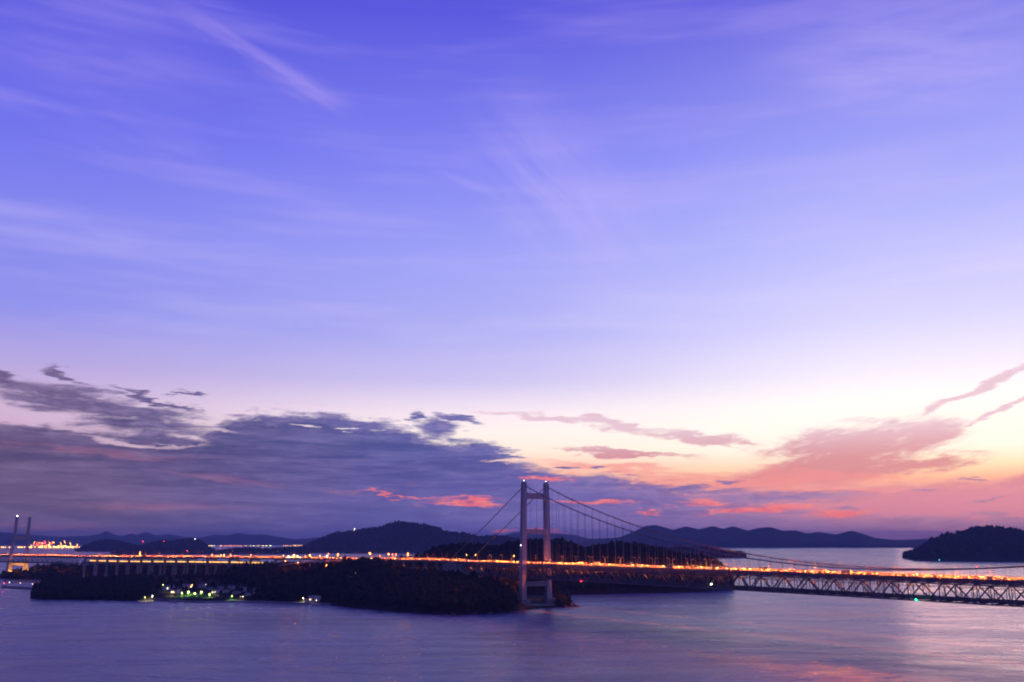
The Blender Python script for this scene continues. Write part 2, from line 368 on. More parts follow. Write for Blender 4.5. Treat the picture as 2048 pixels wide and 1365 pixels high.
# ------------------------------------------------------------------ land
def lerp_poly(pts, t):
    i = np.clip(np.searchsorted([p[0] for p in pts], t) - 1, 0, len(pts) - 2)
    a, b_ = pts[i], pts[i + 1]; u = min(1, max(0, (t - a[0]) / (b_[0] - a[0]))); return tuple(a[k] + (b_[k] - a[k]) * u for k in range(len(a)))
def fbm(x, y, seed, octs=4):
    r = 0; a = 1.0
    for k in range(octs):
        r = r + a * np.sin(x * (2 ** k) * 1.0 + seed * 1.7 + 2.1 * np.sin(y * (2 ** k) * .8 + seed + k)) * np.cos(y * (2 ** k) * 1.1 + seed * .6 + 1.7 * np.sin(x * (2 ** k) * .7 + k)); a *= .5
    return r
LANDS = {}
def land(key, front, ridge, depth, nx, name='island', m=EARTH, rough=1.0, wl=60., back_drop=1.0, nj=26, power=.62, fronty=None):
    """front: (px x, px y) on the water; ridge: (px x, px y, forward distance); depth: metres from the ridge to the back shore"""
    xs = np.linspace(ridge[0][0], ridge[-1][0], nx); V = np.zeros((nx, nj, 3)); jr = int(nj * .6)
    for i, x in enumerate(xs):
        _, ry, rd = lerp_poly(ridge, x); R = P(x, ry, rd); R.z = max(R.z, -.5)
        fy = lerp_poly(front, x)[1]; Fp = G(x, fy, 0)
        dirx = Vector((R.x, R.y, 0)).normalized(); Bk = Vector((R.x, R.y, 0)) + dirx * depth
        for j in range(nj):
            if j <= jr:
                u = j / jr; q = Fp.lerp(Vector((R.x, R.y, 0)), u); z = R.z * (u ** power) * (1 - .12 * math.sin(math.pi * u) * .6)
            else:
                u = (j - jr) / (nj - 1 - jr); q = Vector((R.x, R.y, 0)).lerp(Bk, u); z = R.z * (1 - u ** 1.7)
            V[i, j] = (q.x, q.y, z)
    am = np.minimum(1, V[:, :, 2] / (6 * rough + .01)); ridge_w = np.abs(np.arange(nj) - jr) / max(1, jr)
    V[:, :, 2] += fbm(V[:, :, 0] / wl, V[:, :, 1] / wl, len(LANDS) * 3.1) * 2.2 * rough * am * (.25 + ridge_w[None, :])
    V[:, 0, 2] = -1.5; V[:, -1, 2] = -1.5; V[0, :, 2] = np.minimum(V[0, :, 2], -.5); V[-1, :, 2] = np.minimum(V[-1, :, 2], -.5)
    f = [(i * nj + j, (i + 1) * nj + j, (i + 1) * nj + j + 1, i * nj + j + 1) for i in range(nx - 1) for j in range(nj - 1)]
    o = np_obj(name, V.reshape(-1, 3), f, m, 'structure')
    bvh = BVHTree.FromPolygons([Vector(v) for v in V.reshape(-1, 3)], f)
    LANDS[key] = (V, bvh, o); return V
def ground_z(x, y):
    z = 0.0
    for k, (V, bvh, o) in LANDS.items():
        h = bvh.ray_cast(Vector((x, y, 900)), Vector((0, 0, -1)))
        if h[0] is not None: z = max(z, h[0].z)
    return z
def hit(x, y, fallback=None):                 # first land or water point seen through a pixel
    o = Vector((0, 0, HC)); d = ray(x, y).normalized(); best = None
    for k, (V, bvh, ob) in LANDS.items():
        h = bvh.ray_cast(o, d)
        if h[0] is not None and (best is None or h[3] < best[3]): best = h
    if best is not None: return best[0]
    return G(x, y, 0) if d.z < 0 and fallback is None else (P(x, y, fallback) if fallback else None)

# near island with the village, the viaduct and the tower's point
land('A', [(66, 1196), (80, 1199), (180, 1201), (300, 1203), (345, 1203), (380, 1206), (430, 1205), (500, 1204), (560, 1207), (660, 1210), (700, 1216), (780, 1223), (850, 1229), (920, 1231), (1000, 1228), (1040, 1222), (1100, 1216), (1150, 1214.5), (1160, 1214)],
     [(66, 1194, 1300), (82, 1179, 1320), (100, 1173, 1335), (200, 1168, 1360), (270, 1163, 1390), (310, 1161, 1420), (350, 1159, 1440), (430, 1157, 1470), (460, 1150, 1470), (485, 1139, 1460), (520, 1137, 1450), (600, 1138, 1430), (660, 1135, 1400), (700, 1130, 1370), (750, 1127, 1350), (785, 1131, 1330),
      (800, 1147, 1300), (850, 1153, 1240), (940, 1159, 1190), (1000, 1166, 1160), (1035, 1186, 1150), (1050, 1202, 1140), (1105, 1203, 1145), (1125, 1204, 1150), (1150, 1212, 1160), (1160, 1213.5, 1165)], 260, 260)
# headland behind the truss
land('B', [(780, 1195), (1000, 1193), (1120, 1191), (1250, 1187), (1330, 1186), (1420, 1183), (1445, 1180), (1462, 1177.5)],
     [(780, 1127, 1650), (830, 1121, 1650), (862, 1106, 1650), (900, 1098, 1650), (950, 1096, 1640), (1000, 1100, 1630), (1020, 1091, 1620), (1060, 1088, 1600), (1100, 1086, 1590), (1128, 1087, 1580), (1147, 1099, 1580), (1168, 1103, 1580), (1205, 1098, 1580), (1250, 1092, 1580), (1290, 1099, 1570), (1330, 1109, 1560), (1370, 1117, 1550), (1415, 1121, 1540), (1440, 1133, 1520), (1455, 1150, 1500), (1462, 1176, 1490)], 320, 180)
# low island under the cable-stayed bridge
land('I', [(-420, 1161), (0, 1158.5), (120, 1161), (300, 1166), (420, 1170), (640, 1172)],
     [(-420, 1158, 2000), (-60, 1156, 1990), (0, 1154, 1975), (20, 1150, 1970), (50, 1144, 1965), (90, 1137, 1960), (120, 1131, 1950), (150, 1137, 1930), (185, 1135, 1900), (230, 1133, 1860), (300, 1133, 1830), (420, 1133, 1800), (520, 1134, 1760), (640, 1136, 1740)], 200, 190)
# small wooded point beyond
land('C', [(1200, 1117), (1400, 1116.5), (1470, 1116.5), (1493, 1116.5)],
     [(1200, 1103, 4050), (1330, 1098, 4050), (1400, 1098.5, 4040), (1430, 1102, 4030), (1450, 1105, 4020), (1468, 1108, 4010), (1480, 1107, 4000), (1493, 1115.5, 3990)], 300, 110)
# dark island on the right
land('D', [(1806, 1116), (1830, 1122.5), (1900, 1123.5), (2048, 1125), (2500, 1126)],
     [(1806, 1114, 3900), (1815, 1109, 3890), (1828, 1103, 3880), (1850, 1090.5, 3870), (1866, 1081, 3860), (1890, 1070.5, 3850), (1915, 1068, 3850), (1940, 1059.5, 3850), (1975, 1055.5, 3850), (2010, 1058.5, 3850), (2048, 1063.5, 3850), (2140, 1075, 3800), (2260, 1062, 3800), (2400, 1085, 3800), (2500, 1115, 3800)], 500, 170, name='island', m=FARH, rough=1.2, wl=120.)
# far islands and hills
land('E', [(1130, 1096), (2500, 1096)],
     [(1130, 1092, 9000), (1170, 1083, 9000), (1240, 1075, 9000), (1270, 1063, 9000), (1290, 1053, 9000), (1311, 1050.5, 9000), (1325, 1054, 9000), (1346, 1060, 9000), (1372, 1053, 9000), (1398, 1059, 9000), (1425, 1052.5, 9000), (1447, 1058, 9000), (1466, 1052.5, 9000), (1495, 1061.5, 9000), (1520, 1056, 9000), (1540, 1054.5, 9000), (1566, 1062, 9000), (1590, 1061, 9000), (1615, 1067.5, 9000), (1636, 1064, 9000), (1672, 1069.5, 9000), (1703, 1061.5, 9000), (1730, 1069, 9000), (1750, 1076, 9000), (1775, 1078.5, 9000), (1800, 1082, 9000), (1840, 1080, 9000), (1900, 1078, 9000), (2200, 1072, 9000), (2500, 1090, 9000)], 900, 420, name='hill', m=FARH, rough=2.2, wl=260.)
land('F', [(560, 1107), (1200, 1107)],
     [(560, 1105, 5800), (590, 1100, 5800), (620, 1088, 5800), (670, 1067, 5800), (700, 1064, 5800), (730, 1058.5, 5800), (755, 1056.5, 5800), (790, 1046, 5800), (802, 1045, 5800), (840, 1050, 5800), (870, 1054, 5800), (895, 1066, 5800), (930, 1068, 5800), (960, 1075, 5800), (1000, 1073, 5800), (1030, 1078, 5800), (1070, 1084, 5800), (1130, 1096, 5800), (1200, 1104, 5800)], 900, 180, name='hill', m=FARH, rough=1.8, wl=180.)
land('K', [(150, 1104), (430, 1104)],
     [(150, 1102, 6100), (168, 1094, 6100), (186, 1086, 6100), (212, 1081.5, 6100), (235, 1083.5, 6100), (262, 1091, 6100), (282, 1094.5, 6100), (302, 1088, 6100), (325, 1082.5, 6100), (350, 1082.5, 6100), (385, 1079, 6100), (400, 1082.5, 6100), (412, 1092, 6100), (430, 1103, 6100)], 600, 140, name='hill', m=FARH, rough=1.6, wl=160.)
land('L', [(215, 1111), (300, 1110), (620, 1109)],
     [(215, 1109, 5000), (245, 1103, 5000), (300, 1100, 5000), (370, 1103, 5000), (400, 1106, 5000), (440, 1103, 5000), (470, 1098, 5000), (500, 1097, 5000), (530, 1100, 5000), (560, 1097, 5000), (590, 1095, 5000), (620, 1100, 5000)], 300, 110, name='hill', m=FARH, rough=1., wl=90.)
land('H', [(900, 1091), (2300, 1091)],
     [(900, 1088, 14000), (960, 1080, 14000), (1000, 1075, 14000), (1020, 1067, 14000), (1050, 1063, 14000), (1100, 1067, 14000), (1150, 1070, 14000), (1178, 1078, 14000), (1205, 1077, 14000), (1260, 1075, 14000), (1400, 1078, 14000), (1700, 1080, 14000), (1810, 1079.5, 14000), (1870, 1077, 14000), (2000, 1078, 14000), (2300, 1080, 14000)], 1500, 150, name='hill', m=FARH, rough=3., wl=500.)
land('J', [(-800, 1091), (1000, 1091)],
     [(-800, 1080, 15500), (-300, 1066, 15500), (-60, 1063, 15500), (0, 1064, 15500), (60, 1070, 15500), (120, 1074, 15500), (180, 1072, 15500), (200, 1068, 15500), (213, 1062, 15500), (228, 1069, 15500), (244, 1073, 15500), (262, 1067, 15500), (274, 1070, 15500), (292, 1064, 15500), (310, 1071, 15500), (340, 1069, 15500), (370, 1075, 15500), (400, 1076, 15500), (430, 1069, 15500), (455, 1071, 15500), (475, 1066, 15500), (500, 1070, 15500), (525, 1069, 15500), (590, 1079, 15500), (700, 1070, 15500), (1000, 1080, 15500)], 1500, 520, name='hill', m=FARH, rough=3., wl=500.)
land('W', [(-900, 1099), (175, 1099), (215, 1099)],
     [(-900, 1096.5, 8200), (-300, 1097, 8200), (165, 1097.5, 8200), (215, 1098.2, 8200)], 500, 60, name='reclaimed_land', m=CONC, rough=.2, wl=200.)
land('X', [(400, 1096), (700, 1096)], [(400, 1094.8, 9500), (500, 1094.3, 9500), (610, 1094.3, 9500), (700, 1095, 9500)], 400, 40, name='coast', m=FARH, rough=.3, wl=200.)

# ------------------------------------------------------------------ woods that read as one mass
def ico(sub):
    import bmesh
    bm = bmesh.new(); bmesh.ops.create_icosphere(bm, subdivisions=sub, radius=1.0)
    v = np.array([x.co[:] for x in bm.verts]); f = np.array([[q.index for q in p.verts] for p in bm.faces]); bm.free(); return v, f
def wood(key, n, size, sub, label_name='wood', jmin=.03, jmax=1.0, keep=None):
    V, bvh, o = LANDS[key]; nx, nj = V.shape[:2]; bv, bf = ico(sub)
    i = rng.random(n) * (nx - 1.001); j = (jmin + rng.random(n) * (jmax - jmin)) * (nj - 1.001)
    i0, j0 = i.astype(int), j.astype(int); u, w = (i - i0)[:, None], (j - j0)[:, None]
    p = V[i0, j0] * (1 - u) * (1 - w) + V[i0 + 1, j0] * u * (1 - w) + V[i0, j0 + 1] * (1 - u) * w + V[i0 + 1, j0 + 1] * u * w
    ok = p[:, 2] > 1.2
    if keep is not None: ok &= np.array([keep(q) for q in p])
    p = p[ok]; n = len(p); s = size * (.55 + .75 * rng.random(n) ** 1.5); vs = []
    variants = [bv * (1 + .38 * rng.standard_normal((len(bv), 1))) for _ in range(9)]
    k = rng.integers(0, 9, n); ang = rng.random(n) * 6.283; out = np.zeros((n, len(bv), 3))
    for q in range(9):
        m_ = k == q
        if not m_.any(): continue
        c_, s_ = np.cos(ang[m_])[:, None], np.sin(ang[m_])[:, None]; b0 = variants[q][None]
        x = b0[:, :, 0] * c_ - b0[:, :, 1] * s_; y = b0[:, :, 0] * s_ + b0[:, :, 1] * c_; z = np.repeat(b0[:, :, 2], m_.sum(), 0)
        ss = s[m_][:, None]; st = (.8 + .7 * rng.random(m_.sum()))[:, None]
        out[m_, :, 0] = x * ss + p[m_, 0][:, None]; out[m_, :, 1] = y * ss + p[m_, 1][:, None]; out[m_, :, 2] = z * ss * st + p[m_, 2][:, None] + ss * .55
    f = (bf[None] + (np.arange(n) * len(bv))[:, None, None]).reshape(-1, 3)
    me = bpy.data.meshes.new(label_name); nv = out.reshape(-1, 3); me.vertices.add(len(nv)); me.vertices.foreach_set('co', nv.ravel())
    me.loops.add(f.size); me.loops.foreach_set('vertex_index', f.ravel()); me.polygons.add(len(f)); me.polygons.foreach_set('loop_start', np.arange(0, f.size, 3)); me.polygons.foreach_set('loop_total', np.full(len(f), 3))
    me.materials.append(LEAF); me.update(calc_edges=True)
    ob = bpy.data.objects.new(label_name, me); C.objects.link(ob); ob['kind'] = 'stuff'; return ob

# ------------------------------------------------------------------ the road line
T = Vector((28.9, 1116.07, 0)); B2 = Vector((.58265, -.81272, 0)); NV = Vector((.81272, .58265, 0))   # tower, along the bridge to the right, across to the far side
def zroad(s): return 51.0 + 1.4 * max(0, 1 - ((s - 470) / 640) ** 2)
def bp_(s, off, z): return T + B2 * s + NV * off + Vector((0, 0, z))
ANC = -172.0
raw = [(T + B2 * 760, zroad(760)), (T + B2 * 400, zroad(400)), (T, 51.0), (T + B2 * ANC, 51.0)]
ctrl = [T + B2 * -60, T + B2 * -120, T + B2 * ANC]
zs = [51, 51, 51.0]
for x, y, Y in ((850, 1119.8, 1322), (780, 1119.0, 1370), (700, 1118.3, 1410), (600, 1116.6, 1462), (450, 1115.0, 1540), (330, 1114.4, 1600), (250, 1114.0, 1645), (165, 1112.4, 1760), (60, 1111, 1935), (0, 1110, 2040), (-90, 1109.2, 2190), (-250, 1108, 2420)):
    q = P(x, y, Y); ctrl.append(Vector((q.x, q.y, 0))); zs.append(q.z)
zs = [51, 51, 51] + list(np.convolve(np.pad(zs[3:], 1, mode='edge'), [.25, .5, .25], 'valid'))
def catmull(pts, n=14):
    out = []
    for i in range(1, len(pts) - 2):
        p0, p1, p2, p3 = pts[i - 1:i + 3]
        for k in range(n):
            t = k / n; out.append(.5 * ((2 * p1) + (p2 - p0) * t + (2 * p0 - 5 * p1 + 4 * p2 - p3) * t * t + (3 * p1 - p0 - 3 * p2 + p3) * t ** 3))
    out.append(pts[-2]); return out
cpts = [Vector((p.x, p.y, z)) for p, z in zip(ctrl, zs)]
VPATH = catmull(cpts[1:] + [cpts[-1] * 2 - cpts[-2]])           # starts at the anchorage
cum = [0.0]
for a, b_ in zip(VPATH, VPATH[1:]): cum.append(cum[-1] + (b_ - a).length)
VLEN = cum[-1]
def vp(d):                                     # point, tangent (away from the tower) and far-side normal on the viaduct
    i = min(max(int(np.searchsorted(cum, d)) - 1, 0), len(VPATH) - 2); u = (d - cum[i]) / (cum[i + 1] - cum[i])
    a, b_ = VPATH[i], VPATH[i + 1]; t = (b_ - a); t.z = 0; t.normalize(); nrm = Vector((t.y, -t.x, 0))
    return a.lerp(b_, u), t, nrm
VRAT = np.array([vp(d)[0].x / vp(d)[0].y for d in range(int(VLEN))])
def v_at_px(x):                                # chainage of the viaduct under image column x
    return float(np.argmin(np.abs(VRAT - ray(x, 1118).x)))
def road_any(s):                               # s > ANC on the suspension bridge, beyond it along the viaduct
    if s >= ANC: return bp_(s, 0, zroad(s)), -B2, NV
    p, t, nn = vp(ANC - s); return p, t, nn
def strip(mb, s0, s1, o0, o1, z0, z1, step=20.0, onv=False):   # a long box along the road between offsets and heights relative to the road surface
    n = max(1, int(abs(s1 - s0) / step)); ring = []
    for k in range(n + 1):
        s = s0 + (s1 - s0) * k / n; p, t, nn = road_any(s)
        ring.append([p + nn * o0 + Vector((0, 0, z0)), p + nn * o1 + Vector((0, 0, z0)), p + nn * o1 + Vector((0, 0, z1)), p + nn * o0 + Vector((0, 0, z1))])
    vs = [v for r in ring for v in r]; fs = []
    for k in range(n): fs += [(k * 4 + q, k * 4 + (q + 1) % 4, (k + 1) * 4 + (q + 1) % 4, (k + 1) * 4 + q) for q in range(4)]
    fs += [(3, 2, 1, 0), tuple(n * 4 + q for q in range(4))]
    return mb.add(vs, fs)

# ------------------------------------------------------------------ suspension bridge
SB = thing('suspension_bridge', T, 'long pale suspension bridge with tall portal tower and lit double deck', 'bridge')
HW = 15.0                                       # half distance between the two stiffening trusses
def leg_c(sign, z): return 19.6 - (19.6 - 17.4) * z / 149.0
for sgn in (-1, 1): MB().box(bp_(0, sgn * 19.6, 6.0), (13, 14, 7), B2).build('tower_footing', CONC, SB)
TW = None
for sgn, nm_ in ((-1, 'near'), (1, 'far')):
    m = MB(); levels = [0.0, 3, 31, 52, 80, 110, 128, 142, 147.5]
    lv = [9.0, 20, 33, 52, 80, 110, 128, 142, 147.5]
    for za, zb in zip(lv, lv[1:]):
        c8 = []
        for z in (za, zb):
            a = 7.4 - 1.9 * z / 149.0; c = 6.0 - .9 * z / 149.0; o = sgn * leg_c(sgn, z)
            c8 += [bp_(-c / 2, o - a / 2, z), bp_(-c / 2, o + a / 2, z), bp_(c / 2, o + a / 2, z), bp_(c / 2, o - a / 2, z)]
        m.hexa(c8)
    leg = m.build('tower_leg', STEEL, SB)
    MB().box(bp_(0, sgn * 17.3, 148.6), (5.6, 4.2, 2.2), B2).box(bp_(0, sgn * 17.3, 150.2), (3.2, 2.4, 1.0), B2).build('saddle_housing', STEEL, leg)
    for z in (60, 70, 80, 100, 110, 120): MB().box(bp_(2.78, sgn * leg_c(sgn, z), z), (.25, 6.2 - 1.9 * z / 149, .25), B2).build('panel_joint', CABLE, leg)
def haunch(z0, z1, name, hh):
    a0 = leg_c(1, (z0 + z1) / 2) - 2.9; m = MB(); c = 2.3
    pr = [(-a0, z0 - hh), (-a0 + hh * .35, z0 - hh * .35), (-a0 + hh, z0), (a0 - hh, z0), (a0 - hh * .35, z0 - hh * .35), (a0, z0 - hh), (a0, z1 + hh), (a0 - hh * .35, z1 + hh * .35), (a0 - hh, z1), (-a0 + hh, z1), (-a0 + hh * .35, z1 + hh * .35), (-a0, z1 + hh)]
    n = len(pr); vs = [bp_(-c, o, z) for o, z in pr] + [bp_(c, o, z) for o, z in pr]
    m.add(vs, [tuple(range(n))[::-1], tuple(range(n, 2 * n))] + [(k, (k + 1) % n, n + (k + 1) % n, n + k) for k in range(n)])
    return m.build(name, STEEL, SB)
haunch(129.5, 136.5, 'crossbeam', 2.6); haunch(86.5, 92.5, 'crossbeam', 1.2); haunch(24.5, 30.0, 'crossbeam', 1.6)
MB().box(bp_(0, 1, 93.4), (1.4, 1.6, 1.8), B2).build('beam_hatch', CABLE, SB)
# cables: main span parabola, straight side span
ZS, ZMID, SPAN = 145.6, 57.2, 940.0
def zc(s): return ZMID + (ZS - ZMID) * ((s - SPAN / 2) / (SPAN / 2)) ** 2
SMAX = 760.0; PAN = SPAN / 74
def coff(s): return 16.6
for sgn in (-1, 1):
    mc = MB().tube([bp_(s, sgn * 16.9, zc(s)) for s in np.linspace(0, SMAX, 61)], .5, 7)
    cb = mc.build('main_cable', CABLE, SB, smooth_=True)
    MB().tube([bp_(0, sgn * 16.9, ZS), bp_(ANC * .5, sgn * 16.9, (ZS + 53) / 2 - 1.6), bp_(ANC, sgn * 16.9, 53.0)], .5, 7).build('backstay_cable', CABLE, SB, smooth_=True)
    ml = MB().tube([bp_(s, sgn * 16.9 + .55, zc(s) + 1.35) for s in np.linspace(0, SMAX, 61)], .05, 3); ml.tube([bp_(s, sgn * 16.9 - .55, zc(s) + 1.35) for s in np.linspace(0, SMAX, 61)], .05, 3).build('hand_rope', CABLE, cb)
    for k in range(1, int(SMAX / PAN)):
        s = k * PAN; zt = zc(s); zb = zroad(s) - 3.4
        h = MB()
        for d in (-.22, .22): h.tube([bp_(s + d, sgn * 16.9, zb), bp_(s + d, sgn * 16.9, zt)], .085, 4)
        h.build('hanger', CABLE, cb)
        MB().tube([bp_(s - .6, sgn * 16.9, zc(s - .6)), bp_(s + .6, sgn * 16.9, zc(s + .6))], .72, 7).build('cable_band', CABLE, cb)
# stiffening truss
S0, S1 = ANC + 34, SMAX
DT, DB = -4.2, -17.4                            # chord heights below the road
for sgn in (-1, 1):
    m = MB(); strip(m, S0, S1, sgn * HW - .4, sgn * HW + .4, DT - .45, DT + .45, PAN)
    tr = m.build('truss_top_chord', TRUSS, SB)
    m = MB(); strip(m, S0, S1, sgn * HW - .45, sgn * HW + .45, DB - .45, DB + .45, PAN)
    m.build('truss_bottom_chord', TRUSS, tr)
    k0, k1 = math.ceil(S0 / PAN), int(S1 / PAN)
    for k in range(k0, k1):
        s = k * PAN; zt = zroad(s) + DT; zb = zroad(s) + DB; zt2 = zroad(s + PAN) + DT; zb2 = zroad(s + PAN) + DB
        MB().beam(bp_(s, sgn * HW, zb + .4), bp_(s, sgn * HW, zt - .4), .5, .5).build('truss_vertical', TRUSS, tr)
        if k % 2 == 0: MB().beam(bp_(s, sgn * HW, zt), bp_(s + PAN, sgn * HW, zb2), .95, .8).build('truss_diagonal', TRUSS, tr)
        else: MB().beam(bp_(s, sgn * HW, zb), bp_(s + PAN, sgn * HW, zt2), .95, .8).build('truss_diagonal', TRUSS, tr)
# cross frames: floor truss under the road, inner hangers and the railway floor beam
for k in range(math.ceil(S0 / PAN), int(S1 / PAN)):
    s = k * PAN; zt = zroad(s) + DT; zb = zroad(s) + DB; m = MB()
    m.beam(bp_(s, -HW - 2.2, zt + .1), bp_(s, HW + 2.2, zt + .1), .4, .5).beam(bp_(s, -HW, zt - 3.0), bp_(s, HW, zt - 3.0), .36, .4).beam(bp_(s, -HW, zb), bp_(s, HW, zb), .55, 1.0)
    for q in range(6):
        o0 = -HW + q * 5; m.beam(bp_(s, o0, zt - 3.0), bp_(s, o0 + 2.5, zt), .22, .22).beam(bp_(s, o0 + 2.5, zt), bp_(s, o0 + 5, zt - 3.0), .22, .22)
    for o in (-7.0, 7.0): m.beam(bp_(s, o, zb), bp_(s, o, zt - 3.0), .38, .38)
    m.beam(bp_(s, -HW, zb + .4), bp_(s, -7, zt - 3), .26, .26).beam(bp_(s, HW, zb + .4), bp_(s, 7, zt - 3), .26, .26)
    m.build('cross_frame', TRUSS, SB)
m = MB()
for o in (-4.6, -2.6, 2.6, 4.6): strip(m, S0, S1, o - .3, o + .3, DB + .5, DB + 1.5, PAN)
strip(m, S0, S1, -6.6, 6.6, DB + 1.5, DB + 1.7, PAN); m.build('railway_floor', TRUSS, SB)
m = MB()
for o in (-6.6, 6.6): strip(m, S0, S1, o - .06, o + .06, DB + 1.7, DB + 2.9, PAN)
m.build('railway_side_wall', TRUSS, SB)
m = MB()
for o in (-9.8, 9.8):
    strip(m, S0, S1, o - .5, o + .5, DB + .55, DB + .65, PAN)
m.build('inspection_walkway', TRUSS, SB)
# road deck on the suspension bridge
RD0, RD1 = ANC + .5, SMAX
m = MB(); strip(m, RD0, RD1, -12.2, 12.2, -.9, -.05, PAN); deck = m.build('road_deck', TRUSS, SB)
m = MB(); strip(m, RD0, RD1, -11.6, 11.6, -.045, 0, PAN); m.build('road_surface', ASPH, deck)
m = MB()
for o in (-11.2, -1.4, 1.4, 11.2): strip(m, RD0, RD1, o - .1, o + .1, .004, .012, PAN)
m.build('edge_line', LINE, deck)
m = MB()
for o in (-6.3, 6.3):
    for s in np.arange(RD0 + 3, RD1 - 9, 20): strip(m, s, s + 8, o - .1, o + .1, .004, .012, 8)
m.build('lane_dash', LINE, deck)
for o in (-11.6, -4.0, 4.0, 11.6):
    m = MB(); strip(m, RD0, RD1, o - .25, o + .25, -3.65, -.95, PAN); m.build('deck_girder', TRUSS, deck)
m = MB(); strip(m, RD0, RD1, 11.7, 11.95, 0, 1.5, PAN); m.build('parapet', BARR, deck)
m = MB(); strip(m, RD0, RD1, -.3, .3, 0, .85, PAN); m.build('median_barrier', BARR, deck)
m = MB()
for z in (.45, .8, 1.15): strip(m, RD0, RD1, -11.9, -11.78, z - .06, z + .06, PAN)
for s in np.arange(RD0, RD1, 3.18): p, t_, nn = road_any(s); m.beam(p + nn * -11.95, p + nn * -11.95 + Vector((0, 0, 1.2)), .14, .14)
m.build('railing', BARR, deck)
# inspection gantry boxes hanging at the near deck edge
for s in (150, 205, 262, 318, 372, 420, 470, 520, 565, 605):
    MB().box(bp_(s, -12.9, zroad(s) - .2), (2.2, .7, 1.5), B2).build('junction_box', CABLE, SB)
# anchorage and approach block
m = MB(); c = bp_(ANC + 8, 0, 0); gz = 30
m.box(bp_(ANC + 2, 0, 41), (36, 38, 13), B2).box(bp_(ANC + 28, 0, 36), (7, 36, 22), B2)
for sgn in (-1, 1): m.box(bp_(ANC + 2, sgn * 16.9, 50.2), (16, 5, 4.5), B2)
m.build('anchorage', CONC, SB)

# ------------------------------------------------------------------ viaduct
d_cs = v_at_px(172)                             # where the cable-stayed bridge begins
VD = thing('viaduct', Vector((VPATH[0].x, VPATH[0].y, 0)), 'double deck concrete viaduct crossing the dark island behind the village', 'viaduct')
va, vb = ANC - .5, ANC - d_cs
m = MB(); strip(m, va, vb, -12.2, 12.2, -2.3, -.05, 14); vdeck = m.build('road_deck', CONC, VD)
m = MB(); strip(m, va, vb, -11.4, 11.4, -.045, 0, 14); m.build('road_surface', ASPH, vdeck)
m = MB(); strip(m, va, vb, 11.7, 12.0, 0, 2.4, 14); m.build('light_catch_parapet', BARR, vdeck)  # far parapet made taller to catch lamp light as an orange road line
m = MB(); strip(m, va, vb, -12.0, -11.7, 0, .55, 14); m.build('near_parapet', BARR, vdeck)
m = MB(); strip(m, va, vb, -.3, .3, 0, .85, 14); m.build('median_barrier', BARR, vdeck)
d_rail = v_at_px(545)
m = MB(); strip(m, ANC - d_rail, vb, -8, 8, -12.6, -10.6, 14); rail = m.build('railway_deck', CONC, VD)
m = MB(); strip(m, ANC - d_rail, vb, -8, -7.7, -10.6, -9.6, 14); strip(m, ANC - d_rail, vb, 7.7, 8, -10.6, -9.0, 14); m.build('railway_wall', CONC, rail)
px_piers = [181, 205, 225, 246, 268, 291, 314, 339, 361, 384, 424, 468, 510, 560, 640, 800, 818, 838, 862, 885]
for x in px_piers:
    d = v_at_px(x); p, tt, nn = vp(d); m = MB(); two = d > d_rail
    ends = [p + nn * o for o in (-9.4, 9.4)]; zb = [max(ground_z(e.x, e.y), 0) - 3 for e in ends]
    for e, z0 in zip(ends, zb): 
        if p.z - 2.3 - z0 > 1: m.box((e.x, e.y, (p.z - 2.3 + z0) / 2), (3.4, 3.0, p.z - 2.3 - z0), tt)
    m.box(p + Vector((0, 0, -3.3)), (3.0, 21, 2.0), tt)
    if two: m.box(p + Vector((0, 0, -13.6)), (3.0, 18.6, 2.0), tt)
    m.build('pier', CONC, VD)

# slip road leaving the viaduct at the interchange
SR = thing('slip_road', G(640, 1128, 40), 'short slip road ramp dropping left from the viaduct above dark trees', 'ramp')
rp = [P(712, 1119.8, 1395), P(680, 1121, 1382), P(650, 1122.5, 1378), P(620, 1124.5, 1380), P(590, 1127.5, 1390), P(560, 1131.5, 1410)]
m = MB(); m2 = MB()
for a, b_ in zip(rp, rp[1:]): m.beam(a, b_, 8, 1.4); o = Vector((0, 0, 1.2)); m2.beam(a + o + Vector((0, 3.8, 0)), b_ + o + Vector((0, 3.8, 0)), .3, .9)
m.build('ramp_deck', CONC, SR); m2.build('parapet', BARR, SR)
for q in (1, 2, 3):
    a = rp[q]; g = ground_z(a.x, a.y) - 2; MB().box((a.x, a.y, (a.z - .8 + g) / 2), (2, 2, max(1, a.z - .8 - g)), (1, 0, 0)).build('pier', CONC, SR)

